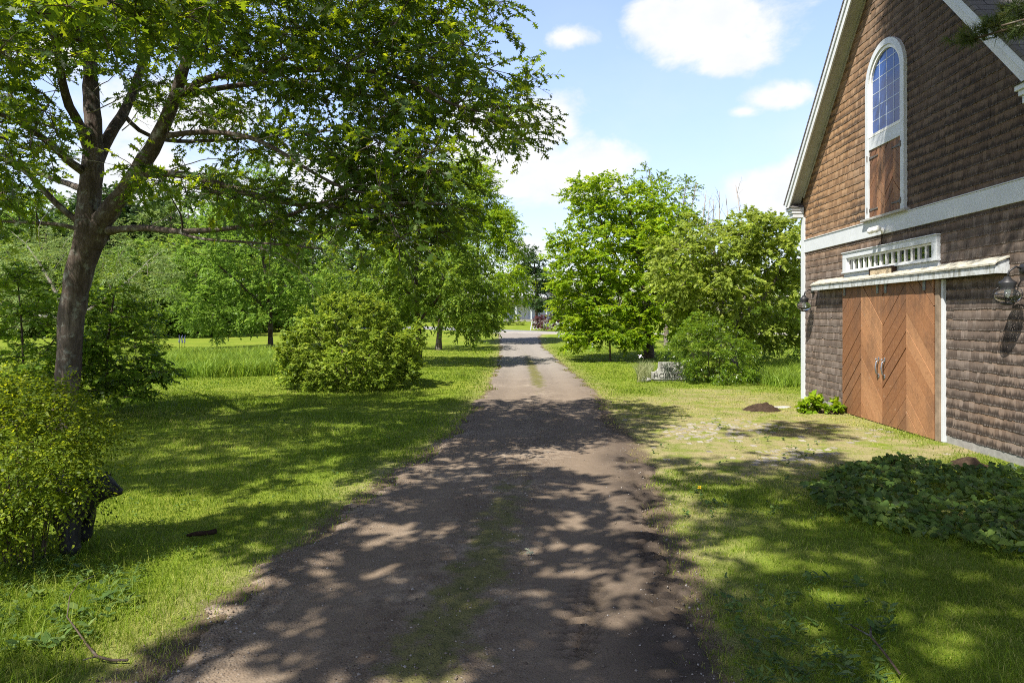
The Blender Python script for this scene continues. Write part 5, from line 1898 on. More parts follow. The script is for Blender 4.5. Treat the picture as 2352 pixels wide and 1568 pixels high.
def tufts(C, R, nspray, nneedle, ln, rg_):
    C = np.asarray(C)
    S = len(C) * nspray
    c = np.repeat(C, nspray, axis=0) + rg_.normal(0, R * 0.55, (len(C) * nspray, 3)) * np.array([1, 1, 0.45])
    d = unit(rg_.normal(0, 1, (S, 3)) + np.array([-0.5, 0.2, 0.25]))
    cc = np.repeat(c, nneedle, axis=0)
    dd = unit(np.repeat(d, nneedle, axis=0) + rg_.normal(0, 0.5, (S * nneedle, 3)))
    sz = ln * rg_.uniform(0.7, 1.2, S * nneedle)
    q = np.clip(np.repeat(rg_.uniform(0, 1, S), nneedle) * 0.6 + rg_.uniform(0, 0.3, S * nneedle), 0, 1)
    return place_leaves(cc, dd, rg_.normal(0, 1, (S * nneedle, 3)), sz, 'needle', q)


V1, F1, r1 = tufts(Cp, 0.11, 20, 26, 0.075, rgp)
V2, F2, r2 = tufts(Cq, 0.36, 26, 24, 0.18, rgp)
link('crown', np_mesh('pine_crown', np.vstack([V1, V2]), np.vstack([F1, F2 + len(V1)]), {'rnd': np.concatenate([r1, r2])}), MAT['pine_needle'], pine)
t.wood('trunk', MAT['bark'], pine)

# ------------------------------------------------------------------ trees behind the viewer that shade the foreground
def shade_tree(label, base, trunk, C, R_, seed):
    t = Tree(seed)
    root = empty('shade_tree', base)
    tag(root, label, 'tree')
    for st in trunk:
        t.limb(st, 0.4, 0.45)
    C = C - np.array(base)
    t.grow(C, rtip=0.010, asc=0.2, kgrow=0.0012)
    t.foliage('crown', MAT['oak_leaf'], root, C, R_, 11, 11, 0.19, 'rhomb', 0.15, 0.5, 0.7, 0.4, np.mean(C, axis=0), True, 0.7)
    t.wood('trunk', MAT['bark'], root)


SPOTS = [(1660, 1150, 0.38), (1640, 1285, 0.42), (1700, 1330, 0.3), (2000, 1390, 0.4), (2090, 1420, 0.25), (2230, 1170, 0.3), (1590, 1095, 0.4), (2280, 1300, 0.25)]
C1 = shade_clumps([(1500, 1045), (1660, 1075), (1900, 1048), (2180, 1085), (2420, 1100), (2600, 1640), (1650, 1640), (1560, 1250)], 0.50, 10.0, 13.0, 0.10, 8, SPOTS)
C2 = shade_clumps([(1000, 1062), (1440, 1085), (1560, 1250), (1640, 1640), (300, 1640), (640, 1290)], 0.42, 7.5, 10.0, 0.475, 12, nsc=1.7)
C4 = shade_clumps([(1690, 985), (1860, 975), (1900, 1000), (1750, 1012)], 0.5, 11, 13, 0.0, 4)
shade_tree('tall oak behind the viewpoint, known by its shade on the right grass and driveway', Vector((-1.6, -6.0, 0)),
           [[(0, 0, -0.3, 0.30), (0.1, 0.2, 4, 0.25), (0.3, 1.2, 8, 0.17), (0.5, 3.0, 11, 0.10), (1.0, 5.5, 12, 0.05)], [(0.1, 0.2, 5, 0.16), (-2, 2.5, 8.5, 0.1), (-3.6, 5, 9.6, 0.05)]], np.vstack([C1, C2, C4]), 0.62, 82)
C3 = shade_clumps([(-200, 1290), (-200, 1090), (1000, 1062), (640, 1290), (300, 1640), (-400, 1640)], 0.5, 6.0, 9.0, 0.56, 16, nsc=0.6)
shade_tree('tall oak left of the viewpoint, known by its dappled shade on the left grass', Vector((-11.5, -1.5, 0)),
           [[(0, 0, -0.3, 0.28), (0.2, 0.1, 3, 0.23), (1.0, 0.6, 6, 0.14), (2.4, 1.4, 8, 0.06)]], C3, 0.6, 83)

# ------------------------------------------------------------------ carved bear behind the yellow bush
m, nt, out = newmat('black_stain')
gn = noise(nt, scalev(nt, obj_pos(nt), (30, 30, 9)), 1.0, 5, 0.65)
princ(nt, out, ramp(nt, gn, [(0.3, (0.010, 0.010, 0.011)), (0.7, (0.028, 0.026, 0.024))]), 0.5, 0.25, gn, 0.8, 0.012)
MAT['black_stain'] = m
bb = G(165, 1266, 5.85)
SK = [  # x (along body, head to +x), y, z, radius, parent
    (-0.62, 0.0, 0.44, 0.17, -1), (-0.38, 0.0, 0.47, 0.20, 0), (-0.12, 0.0, 0.45, 0.19, 1), (0.02, 0.0, 0.46, 0.15, 2), (0.15, 0.0, 0.49, 0.10, 3), (0.27, 0.0, 0.535, 0.085, 4), (0.36, 0.0, 0.515, 0.046, 5), (0.43, 0.0, 0.505, 0.030, 6),
    (0.02, -0.12, 0.26, 0.085, 3), (0.03, -0.12, 0.12, 0.085, 8), (0.05, -0.12, 0.02, 0.09, 9), (0.12, -0.12, 0.015, 0.05, 10),
    (0.0, 0.13, 0.26, 0.08, 3), (-0.05, 0.13, 0.12, 0.08, 12), (-0.04, 0.13, 0.02, 0.085, 13),
    (-0.60, -0.13, 0.28, 0.10, 0), (-0.56, -0.13, 0.13, 0.08, 15), (-0.58, -0.13, 0.02, 0.085, 16), (-0.50, -0.13, 0.015, 0.05, 17),
    (-0.64, 0.13, 0.28, 0.10, 0), (-0.66, 0.13, 0.13, 0.08, 19), (-0.66, 0.13, 0.02, 0.085, 20),
    (0.22, -0.085, 0.655, 0.030, 5), (0.22, 0.085, 0.655, 0.030, 5)]
me = bpy.data.meshes.new('bear_statue')
me.from_pydata([(a[0], a[1], a[2]) for a in SK], [(i, a[4]) for i, a in enumerate(SK) if a[4] >= 0], [])
bear = link('bear_statue', me, MAT['black_stain'])
bear.location = bb + Vector((0.04, 0, 0))
bear.rotation_euler = (0, 0, rad(-6))
bear.modifiers.new('skin', 'SKIN')
if not me.skin_vertices:
    me.attributes.new('skin', 'FLOAT', 'POINT')
sv = me.skin_vertices[0].data
for i, a in enumerate(SK):
    sv[i].radius = (a[3], a[3])
    sv[i].use_root = i == 2
ss = bear.modifiers.new('smooth', 'SUBSURF')
ss.levels = 2
ss.render_levels = 2
tag(bear, 'black carved bear standing behind the yellow bush, head turned to the driveway', 'statue')

# ------------------------------------------------------------------ stone sign
sb = G(1497, 877, 21.4)
sign = empty('stone_sign', sb, rad(-3))
tag(sign, 'grey stepped stone sign with dark carved letters beside the glossy bush', 'sign')
m, nt, out = newmat('sign_stone')
p = obj_pos(nt)
a_ = noise(nt, scalev(nt, p, (9, 9, 2.5)), 1.0, 5, 0.65)
col = ramp(nt, a_, [(0.35, (0.13, 0.125, 0.11)), (0.55, (0.40, 0.39, 0.36)), (0.8, (0.52, 0.51, 0.48))])
princ(nt, out, col, 0.9, 0.15, noise(nt, p, 40, 4), 0.4, 0.006)
mb = MB()
k = 21.4 / 1568
prof = [(0.0, 0.04), (98 * k, 0.04), (98 * k, 20 * k), (88 * k, 21 * k), (83 * k, 24 * k), (80 * k, 28 * k), (80 * k, 43 * k), (16 * k, 43 * k), (15 * k, 28 * k), (12 * k, 24 * k), (8 * k, 21 * k), (0.0, 20 * k)]
mb.prism(prof, 'y', 0.0, 0.16)
mb.build('slab', m, sign, bevel=0.012)
mb = MB()
mb.box(0.06, 98 * k - 0.06, 0.02, 0.14, -0.15, 0.035)
mb.build('plinth', MAT['concrete'], sign)
MAT['letter'] = plain('letter', (0.08, 0.077, 0.07), 0.9, 0.1)
for txt, x_, z_, sz in (('THE', 19 * k, 22.5 * k, 0.185), ('HOLLY RO', 4 * k, 7.0 * k, 0.215)):
    cu = bpy.data.curves.new('lettering', 'FONT')
    cu.body = txt
    cu.size = sz
    cu.extrude = 0.004
    cu.space_character = 1.08
    cu.materials.append(MAT['letter'])
    tmp = bpy.data.objects.new('lettering', cu)
    COL.objects.link(tmp)
    bpy.context.view_layer.update()
    lm = bpy.data.meshes.new_from_object(tmp.evaluated_get(bpy.context.evaluated_depsgraph_get()))
    bpy.data.objects.remove(tmp)
    if not lm.materials:
        lm.materials.append(MAT['letter'])
    o = bpy.data.objects.new('lettering', lm)
    COL.objects.link(o)
    o.parent = sign
    o.location = (x_, -0.004, z_)
    o.rotation_euler = (rad(90), 0, 0)

# ------------------------------------------------------------------ white fence and posts
fb = G(1218, 758, 71)
fence = empty('picket_fence', fb)
tag(fence, 'white picket fence with a leaning end post by the purple bush', 'fence')
mb = MB()
mb.add([(-0.06, -0.06, -0.1), (0.06, -0.06, -0.1), (0.06, 0.06, -0.1), (-0.06, 0.06, -0.1), (0.16, -0.06, 1.0), (0.28, -0.06, 1.02), (0.28, 0.06, 1.02), (0.16, 0.06, 1.0)],
       [(0, 3, 2, 1), (4, 5, 6, 7), (0, 1, 5, 4), (1, 2, 6, 5), (2, 3, 7, 6), (3, 0, 4, 7)])
mb.build('end_post', MAT['white_paint'], fence)
for i in range(32):
    mb = MB()
    x_ = 0.32 + i * 0.15
    mb.prism([(x_ - 0.035, 0.06), (x_ + 0.035, 0.06), (x_ + 0.035, 0.84), (x_, 0.92), (x_ - 0.035, 0.84)], 'y', 0.0, 0.02)
    mb.build('picket', MAT['white_paint'], fence)
for z_ in (0.22, 0.68):
    mb = MB()
    mb.box(0.1, 5.1, 0.022, 0.06, z_, z_ + 0.08)
    mb.build('rail', MAT['white_paint'], fence)
for i, (px, py, Y, hh, lab) in enumerate(((1284, 776, 62, 1.15, 'white wooden post at the corner where the lanes meet'), (1305, 787, 55, 0.55, 'short white stake in the grass under the yellow green tree'), (1361, 802, 41, 0.35, 'tiny white stake in the grass near the sapling'))):
    p = G(px, py)
    mb = MB()
    mb.box(-0.05, 0.05, -0.05, 0.05, -0.1, hh)
    mb.add([(-0.06, -0.06, hh), (0.06, -0.06, hh), (0.06, 0.06, hh), (-0.06, 0.06, hh), (0, 0, hh + 0.06)], [(0, 1, 4), (1, 2, 4), (2, 3, 4), (3, 0, 4)])
    o = mb.build('white_post', MAT['white_paint'], None, bevel=0.004)
    o.location = p
    tag(o, lab, 'post')

# ------------------------------------------------------------------ far house
hb = G(1185, 0, 92)
house = empty('white_house', hb)
tag(house, 'white house with grey roof and porch, glimpsed between trees at the lane end', 'house')
m, nt, out = newmat('clapboard')
wv = N(nt, 'ShaderNodeTexWave', bands_direction='Z')
wv.inputs['Scale'].default_value = 1.3
L(nt, obj_pos(nt), wv.inputs[0])
princ(nt, out, (0.62, 0.64, 0.66), 0.6, 0.3, wv.outputs[0], 0.4, 0.03)
mb = MB()
mb.prism([(-5, 0.3), (5, 0.3), (5, 3.4), (0, 6.6), (-5, 3.4)], 'y', 0, 9)
mb.build('wall', m, house)
mb = MB()
mb.box(-5.05, 5.05, -0.05, 9.05, -0.6, 0.299)
mb.build('foundation', MAT['concrete'], house)
mb = MB()
for s_ in (-1, 1):
    mb.prism([(s_ * 5.45, 3.12), (0, 6.61), (0, 6.80), (s_ * 5.5, 3.28)], 'y', -0.4, 9.4)
mb.build('roof', MAT['roofing'], house)
for xx in (-3.4, -1.2, 3.2):
    mb = MB()
    mb.box(xx - 0.5, xx + 0.5, -0.04, 0.0, 1.1, 2.6)
    wf = mb.build('window', MAT['white_paint'], house)
    mb = MB()
    mb.box(xx - 0.42, xx + 0.42, -0.052, -0.041, 1.18, 2.52)
    mb.build('pane', MAT['glass'], wf)
mb = MB()
mb.box(0.6, 1.6, -0.04, 0, 0.3, 2.5)
mb.build('door', MAT['cream_paint'], house)
mb = MB()
mb.box(-4.2, 4.2, -2.2, -0.06, -0.4, 0.28)
mb.build('porch_deck', MAT['concrete'], house)
mb = MB()
mb.prism([(-2.5, 2.62), (-0.06, 3.05), (-0.06, 3.17), (-2.5, 2.72)], 'x', -4.5, 4.5)
mb.build('porch_roof', MAT['roofing'], house)
for xx in (-4.0, -2.0, 0, 2.0, 4.0):
    mb = MB()
    mb.box(xx - 0.08, xx + 0.08, -2.15, -1.99, 0.281, 2.64)
    mb.build('porch_post', MAT['white_paint'], house)

# ------------------------------------------------------------------ grass
def blades(x, y, z, hgt, wid, rg_, lean=0.5, rnd_=None):
    """curved three-step blades"""
    n = len(x)
    a = rg_.uniform(0, 2 * np.pi, n)
    dx, dy = np.cos(a), np.sin(a)
    ln = hgt * rg_.uniform(0.15, lean * 1.6, n)
    la = rg_.uniform(0, 2 * np.pi, n)
    lx, ly = np.cos(la), np.sin(la)
    V = np.zeros((n, 5, 3), dtype=np.float32)
    for i, (t_, wf) in enumerate(((0.0, 1.0), (0.55, 0.8))):
        ox, oy, oz = lx * ln * t_ * t_, ly * ln * t_ * t_, hgt * t_ * (1 - 0.12 * t_)
        V[:, 2 * i, 0] = x + ox - dx * wid * wf / 2
        V[:, 2 * i, 1] = y + oy - dy * wid * wf / 2
        V[:, 2 * i, 2] = z + oz
        V[:, 2 * i + 1, 0] = x + ox + dx * wid * wf / 2
        V[:, 2 * i + 1, 1] = y + oy + dy * wid * wf / 2
        V[:, 2 * i + 1, 2] = z + oz
    V[:, 4, 0] = x + lx * ln
    V[:, 4, 1] = y + ly * ln
    V[:, 4, 2] = z + hgt * 0.86
    b = np.arange(n)[:, None] * 5
    quads = b + np.array([[0, 1, 3, 2]])
    tris = b + np.array([[2, 3, 4]])
    q = rnd_ if rnd_ is not None else rg_.uniform(0, 1, n)
    return V.reshape(-1, 3), quads, tris, np.repeat(q, 5)


def blade_mesh(name, V, Q, T, q, mat):
    me = bpy.data.meshes.new(name)
    V = np.ascontiguousarray(V, dtype=np.float32)
    me.vertices.add(len(V))
    me.vertices.foreach_set('co', V.ravel())
    li = np.concatenate([Q.ravel(), T.ravel()]).astype(np.int32)
    me.loops.add(len(li))
    me.loops.foreach_set('vertex_index', li)
    me.polygons.add(len(Q) + len(T))
    ls = np.concatenate([np.arange(len(Q)) * 4, len(Q) * 4 + np.arange(len(T)) * 3]).astype(np.int32)
    me.polygons.foreach_set('loop_start', ls)
    me.polygons.foreach_set('loop_total', np.concatenate([np.full(len(Q), 4), np.full(len(T), 3)]).astype(np.int32))
    me.update(calc_edges=True)
    a = me.attributes.new('rnd', 'FLOAT', 'POINT')
    a.data.foreach_set('value', np.ascontiguousarray(q, dtype=np.float32))
    return link(name, me, mat)


rgg = np.random.default_rng(91)
parts = []
for y0, y1, dens, wid, hmul in ((3.2, 5.5, 3200, 0.0042, 1.0), (5.5, 8, 2300, 0.0055, 1.0), (8, 12, 1300, 0.008, 1.0), (12, 18, 620, 0.012, 1.0), (18, 28, 240, 0.020, 1.0), (28, 45, 70, 0.034, 1.1)):
    xm = y1 * 0.80 + 0.5
    n = int(dens * (y1 - y0) * 2 * xm)
    x = rgg.uniform(-xm, xm, n)
    y = rgg.uniform(y0, y1, n)
    keep = np.abs(x) < y * 0.79 + 0.4
    ld = lane_d(x, y) + (fbm(x * 1.6, y * 1.6, 8, 4) - 0.5) * 0.75 + (fbm(x * 6, y * 6, 15, 2) - 0.5) * 0.3
    pr = sst(ld, -0.22, 0.42)
    pr = np.maximum(pr, 0.55 * np.clip(moss_f(x, y) - 0.25 + (fbm(x * 2.2, y * 2.2, 17, 3) - 0.5) * 1.5, 0, 1) * (ld < 0.1))
    ap = apron(x, y)
    pr = pr * (1 - 0.9 * ap) * (1 - 0.45 * wear(x, y))
    # not inside the barn
    pr = pr * ~((x > BARN.x - 0.05 - (y - 12.9) * -0.035) & (y > 8.4) & (y < 17.2))
    tuft = fbm(x * 1.1, y * 1.1, 19, 4)
    pr = pr * (0.5 + 0.9 * tuft)
    keep &= rgg.uniform(0, 1, n) < pr
    x, y, tuft = x[keep], y[keep], tuft[keep]
    near = 1 - sst(lane_d(x, y), 0.0, 0.8)
    long_ = sst(fbm(x * 0.7, y * 0.7, 23, 3), 0.5, 0.75) * (x < 0)
    hg = (0.028 + 0.04 * tuft + 0.03 * long_) * rgg.uniform(0.6, 1.3, len(x)) * hmul * (1 - 0.35 * wear(x, y))
    wr_ = wear(x, y)
    q = np.clip(rgg.uniform(0, 0.75, len(x)) + 0.55 * wr_ + 0.15 * near + (fbm(x * 0.5, y * 0.5, 25, 3) - 0.5) * 0.6, 0, 1)
    parts.append(blades(x, y, gz(x, y) - 0.004, hg, wid * rgg.uniform(0.7, 1.3, len(x)), rgg, 0.6, q))
# long grass in the near left corner
n = 9000
x = rgg.uniform(-4.6, -2.0, n)
y = rgg.uniform(3.4, 6.2, n)
k = (lane_d(x, y) > 0.25) & (rgg.uniform(0, 1, n) < sst(-x + fbm(x * 1.5, y * 1.5, 33, 3) * 1.4 - 0.5 * (y - 3.5), 2.3, 3.6))
x, y = x[k], y[k]
parts.append(blades(x, y, gz(x, y), rgg.uniform(0.05, 0.17, len(x)), rgg.uniform(0.003, 0.006, len(x)), rgg, 0.9, rgg.uniform(0, 0.8, len(x))))
ov, Vs, Qs, Ts, qs = 0, [], [], [], []
for V, Q, T, q in parts:
    Vs.append(V)
    Qs.append(Q + ov)
    Ts.append(T + ov)
    qs.append(q)
    ov += len(V)
g = blade_mesh('lawn_grass', np.vstack(Vs), np.vstack(Qs), np.vstack(Ts), np.concatenate(qs), MAT['grass_blade'])
tag(g, 'short mown grass of the lawn on both sides of the driveway', 'grass', kind='stuff')

# tall meadow grass strip on the left, and beyond the barn
def meadow(name, label, poly, n, h0, h1_, wid, mat, seed, zoff=0.0):
    rg_ = np.random.default_rng(seed)
    P = [G(*a) for a in poly]
    pl = [(p.x, p.y) for p in P]
    xs, ys = [p[0] for p in pl], [p[1] for p in pl]
    x = rg_.uniform(min(xs), max(xs), n)
    y = rg_.uniform(min(ys), max(ys), n)
    k = np.array([in_poly(a, b_, pl) for a, b_ in zip(x, y)])
    x, y = x[k], y[k]
    cl = fbm(x * 0.8, y * 0.8, seed, 3)
    hg = (h0 + (h1_ - h0) * cl) * rg_.uniform(0.6, 1.15, len(x))
    V, Q, T, q = blades(x, y, H(x, y) - 0.02, hg, wid * rg_.uniform(0.6, 1.3, len(x)), rg_, 0.5, np.clip(cl + rg_.uniform(-0.4, 0.4, len(x)), 0, 1))
    return tag(blade_mesh(name, V, Q, T, q, mat), label, 'grass', kind='stuff')


meadow('meadow_grass', 'tall unmown grass strip before the far left lawn', [(360, 868), (470, 868), (660, 862), (660, 822), (430, 822), (330, 840)], 26000, 0.35, 1.0, 0.03, MAT['meadow_blade'], 101)
meadow('field_grass', 'tall rough grass beyond the barn corner', [(1700, 872), (1790, 890), (1850, 888), (1850, 850), (1740, 852)], 12000, 0.2, 0.75, 0.024, MAT['meadow_blade'], 102)
meadow('sign_grass', 'pale feathery grass growing at the left end of the stone sign', [(1462, 880), (1490, 878), (1500, 852), (1470, 850)], 3600, 0.3, 0.85, 0.012, MAT['silver_blade'], 103)

# loose gravel and clods lying on the driveway
rgp2 = np.random.default_rng(171)
n = 15000
yy_ = 3.3 + 9.0 * rgp2.uniform(0, 1, n) ** 1.5
uu_ = rgp2.uniform(-0.06, 1.06, n)
pk = 0.10 + 0.9 * np.exp(-((uu_ - 0.0) / 0.14) ** 2) + 0.45 * np.exp(-((uu_ - 0.5) / 0.13) ** 2) + 0.55 * np.exp(-((uu_ - 0.97) / 0.10) ** 2)
k = rgp2.uniform(0, 1, n) < pk
yy_, uu_ = yy_[k], uu_[k]
l_, r_ = lane(yy_)
xx_ = l_ + uu_ * (r_ - l_)
zz_ = np.maximum(dz(xx_, yy_), gz(xx_, yy_))
sz_ = 0.0035 + 0.010 * rgp2.uniform(0, 1, len(xx_)) ** 4
O8 = np.array([(1, 0, 0), (-1, 0, 0), (0, 1, 0), (0, -1, 0), (0, 0, 0.8), (0, 0, -0.8)], float)
V = np.stack([xx_, yy_, zz_ + sz_ * 0.25], 1)[:, None, :] + sz_[:, None, None] * (O8[None] * rgp2.uniform(0.6, 1.2, (len(xx_), 6, 1)) + rgp2.normal(0, 0.15, (len(xx_), 6, 3)))
T8 = np.array([(0, 2, 4), (2, 1, 4), (1, 3, 4), (3, 0, 4), (2, 0, 5), (1, 2, 5), (3, 1, 5), (0, 3, 5)])
F = (np.arange(len(xx_))[:, None, None] * 6 + T8[None]).reshape(-1, 3)
m, nt, out = newmat('pebble')
princ(nt, out, ramp(nt, attr(nt, 'rnd'), [(0.0, (0.07, 0.052, 0.038)), (0.6, (0.17, 0.138, 0.105)), (1.0, (0.36, 0.33, 0.29))]), 0.9, 0.2)
tag(link('loose_gravel', np_mesh('loose_gravel', V.reshape(-1, 3), F, {'rnd': np.repeat(rgp2.uniform(0, 1, len(xx_)), 6)}), m), 'loose gravel along the driveway edges and middle', 'gravel', kind='stuff')

# ------------------------------------------------------------------ vines in the right foreground
rgv = np.random.default_rng(111)
poly = [G(*a) for a in ((1840, 1140), (1925, 1080), (2060, 1060), (2200, 1085), (2352, 1090), (2460, 1110), (2480, 1330), (2352, 1300), (2200, 1255), (2050, 1225), (1910, 1195))]
pl = [(p.x, p.y) for p in poly]
xs, ys = [p[0] for p in pl], [p[1] for p in pl]
n = 6500
x = rgv.uniform(min(xs), max(xs), n)
y = rgv.uniform(min(ys), max(ys), n)
k = np.array([in_poly(a, b_, pl) for a, b_ in zip(x, y)]) & (x < BARN.x - 0.1)
cxv, cyv = np.mean(xs), np.mean(ys)
k &= rgv.uniform(0, 1, n) < sst(fbm(x * 1.6, y * 1.6, 47, 4), 0.16, 0.42)
x, y = x[k], y[k]
hm = (0.02 + 0.26 * np.clip(fbm(x * 1.3, y * 1.3, 41, 3) - 0.22, 0, 1))
lay = rgv.uniform(0, 1, len(x)) ** 0.5
pos = np.stack([x, y, H(x, y) + 0.03 + hm * lay], 1)
ax = np.stack([rgv.normal(0, 1, len(x)), rgv.normal(-0.5, 1, len(x)), rgv.normal(-0.35, 0.3, len(x))], 1)
nr = np.stack([rgv.normal(0, 0.45, len(x)), rgv.normal(-0.3, 0.45, len(x)), np.ones(len(x))], 1)
V, F, q = place_leaves(pos, ax, nr, rgv.uniform(0.035, 0.105, len(x)), 'heart', np.clip(rgv.uniform(0, 0.95, len(x)) + (fbm(x * 2, y * 2, 43, 2) - 0.5) * 0.6, 0, 1))
vn_ = link('vine_patch', np_mesh('vine_patch', V, F, {'rnd': q}), MAT['vine_leaf'])
tag(vn_, 'low patch of broad leaved vines before the barn wall', 'ground cover', kind='stuff')

# broad-leaved weeds
def weeds(name, label, pts, seed, mat='weed_leaf'):
    rg_ = np.random.default_rng(seed)
    VV, FF, qq, o_ = [], [], [], 0
    for (x_, y_, nl, sz) in pts:
        a = rg_.uniform(0, 6.28, nl)
        ax_ = np.stack([np.cos(a), np.sin(a), rg_.uniform(0.15, 0.9, nl)], 1)
        nr_ = np.stack([-np.cos(a) * 0.6, -np.sin(a) * 0.6, np.ones(nl)], 1) + rg_.normal(0, 0.2, (nl, 3))
        p_ = np.stack([x_ + rg_.normal(0, 0.02, nl), y_ + rg_.normal(0, 0.02, nl), H(np.full(nl, x_), np.full(nl, y_)) + rg_.uniform(0.01, 0.07, nl)], 1)
        V, F, q = place_leaves(p_, ax_, nr_, sz * rg_.uniform(0.6, 1.2, nl), rg_.choice(['lance', 'oval']), rg_.uniform(0, 1, nl))
        k = F.shape[1]
        if k == 4:      # lance -> pad to the six corners of the oval
            V = V.reshape(-1, 4, 3)
            V = np.stack([V[:, 0], (V[:, 0] + V[:, 1]) / 2, V[:, 1], V[:, 2], V[:, 3], (V[:, 3] + V[:, 0]) / 2], 1).reshape(-1, 3)
            q = np.repeat(q.reshape(-1, 4)[:, 0], 6)
            F = np.arange(len(V)).reshape(-1, 6)
        VV.append(V)
        FF.append(F + o_)
        qq.append(q)
        o_ += len(V)
    o = link(name, np_mesh(name, np.vstack(VV), np.vstack(FF), {'rnd': np.concatenate(qq)}), MAT[mat])
    return tag(o, label, 'weeds', kind='stuff')


rw = np.random.default_rng(121)
pts = []
for _ in range(130):
    p = G(rw.uniform(1660, 2050), rw.uniform(1330, 1590))
    if lane_d(np.array(p.x), np.array(p.y)) > 0.15:
        pts.append((p.x, p.y, int(rw.integers(4, 10)), rw.uniform(0.03, 0.075)))
for _ in range(120):
    p = G(rw.uniform(-40, 330), rw.uniform(1290, 1500))
    if lane_d(np.array(p.x), np.array(p.y)) > 0.5:
        pts.append((p.x, p.y, int(rw.integers(4, 10)), rw.uniform(0.035, 0.09)))
for _ in range(160):
    p = G(rw.uniform(1380, 1900), rw.uniform(960, 1200))
    if lane_d(np.array(p.x), np.array(p.y)) > 0.1:
        pts.append((p.x, p.y, int(rw.integers(4, 9)), rw.uniform(0.025, 0.06)))
for _ in range(120):
    p = G(rw.uniform(300, 1100), rw.uniform(960, 1300))
    if lane_d(np.array(p.x), np.array(p.y)) > 0.05:
        pts.append((p.x, p.y, int(rw.integers(4, 8)), rw.uniform(0.025, 0.055)))
weeds('lawn_weeds', 'broad leaved weeds scattered along the driveway edges', pts, 122)

# ------------------------------------------------------------------ stones of the old apron
rgs = np.random.default_rng(131)
mb = MB()
for iy in range(30):
    for ix in range(52):
        x_ = 1.9 + ix * 0.125 + (0.06 if iy % 2 else 0) + rgs.normal(0, 0.012)
        y_ = 9.2 + iy * 0.145 + rgs.normal(0, 0.012)
        a_ = float(apron(np.array(x_), np.array(y_)))
        nz = float(fbm(np.array(x_ * 0.9), np.array(y_ * 0.9), 45, 3))
        if rgs.uniform() > a_ * (0.06 + 0.75 * sst(nz, 0.46, 0.68)) or x_ > BARN.x - 0.4 or lane_d(np.array(x_), np.array(y_)) < 0.25:
            continue
        z_ = float(gz(np.array(x_), np.array(y_)))
        sx_, sy_ = 0.052 * rgs.uniform(0.8, 1.1), 0.06 * rgs.uniform(0.8, 1.1)
        h_ = rgs.uniform(-0.004, 0.010)
        t_ = rgs.normal(0, 0.004, 4)
        mb.add([(x_ - sx_, y_ - sy_, z_ - 0.03), (x_ + sx_, y_ - sy_, z_ - 0.03), (x_ + sx_, y_ + sy_, z_ - 0.03), (x_ - sx_, y_ + sy_, z_ - 0.03),
                (x_ - sx_ * .85, y_ - sy_ * .85, z_ + h_ + t_[0]), (x_ + sx_ * .85, y_ - sy_ * .85, z_ + h_ + t_[1]), (x_ + sx_ * .85, y_ + sy_ * .85, z_ + h_ + t_[2]), (x_ - sx_ * .85, y_ + sy_ * .85, z_ + h_ + t_[3])],
               [(4, 5, 6, 7), (0, 1, 5, 4), (1, 2, 6, 5), (2, 3, 7, 6), (3, 0, 4, 7)], rgs.uniform())
m, nt, out = newmat('cobble')
cn = noise(nt, obj_pos(nt), 26, 5, 0.7)
col = ramp(nt, attr(nt, 'rnd'), [(0.0, (0.22, 0.195, 0.155)), (1.0, (0.34, 0.31, 0.26))])
col = mixc(nt, M(nt, 'MULTIPLY', mapr(nt, cn, 0.45, 0.65), 0.6), col, (0.21, 0.17, 0.115))
princ(nt, out, col, 0.9, 0.2, cn, 0.5, 0.006)
tag(mb.build('paving', m), kind='structure')


# ------------------------------------------------------------------ small things on the ground
def heap(name, label, cat, c, rx, ry, hh, mat, seed, n=26):
    rg_ = np.random.default_rng(seed)
    g_ = np.linspace(-1, 1, n)
    X, Y = np.meshgrid(g_, g_)
    R_ = np.sqrt(X * X + Y * Y) + (fbm(X * 3 + seed, Y * 3, seed, 3) - 0.5) * 0.5
    Z = hh * (1 - sst(R_, 0.1, 1.0)) * (0.7 + 0.8 * (fbm(X * 5 + seed, Y * 5, seed + 3, 3) - 0.2)) + hh * 0.22 * (fbm(X * 12, Y * 12, seed + 5, 2) - 0.5) - 0.03 * sst(R_, 0.8, 1.05)
    V = np.stack([X * rx, Y * ry, Z], -1).reshape(-1, 3)
    i = np.arange(n - 1)[:, None] * n + np.arange(n - 1)[None, :]
    F = np.stack([i, i + 1, i + n + 1, i + n], -1).reshape(-1, 4)
    o = link(name, np_mesh(name, V, F), mat)
    o.location = c
    return tag(o, label, cat)


heap('dirt_mound', 'dark brown dirt mound on the grass left of the barn corner', 'dirt mound', G(1752, 942), 0.45, 0.34, 0.15, MAT['soil'], 141)
heap('small_dirt_mound', 'small dark dirt mound under the plant by the barn wall', 'dirt mound', G(1905, 948), 0.25, 0.2, 0.09, MAT['soil'], 142)
heap('soil_pile', 'dark soil pile between the vines and the barn wall', 'dirt mound', G(2225, 1072), 0.30, 0.24, 0.13, MAT['soil'], 143)


def rock(label, c, s, seed, name='stone'):
    rg_ = np.random.default_rng(seed)
    bm = bmesh.new()
    bmesh.ops.create_icosphere(bm, subdivisions=3, radius=1)
    off_ = rg_.normal(0, 1, (8, 3))
    for v_ in bm.verts:
        d_ = sum(0.09 * math.sin(3 * v_.co.dot(Vector(o_)) + i) for i, o_ in enumerate(off_))
        v_.co *= 1 + d_
        v_.co = Vector((v_.co.x * s[0], v_.co.y * s[1], v_.co.z * s[2]))
    me_ = bpy.data.meshes.new(name)
    bm.to_mesh(me_)
    bm.free()
    o = link(name, me_, MAT['stone'], None, True)
    o.location = c
    return tag(o, label, 'stone')


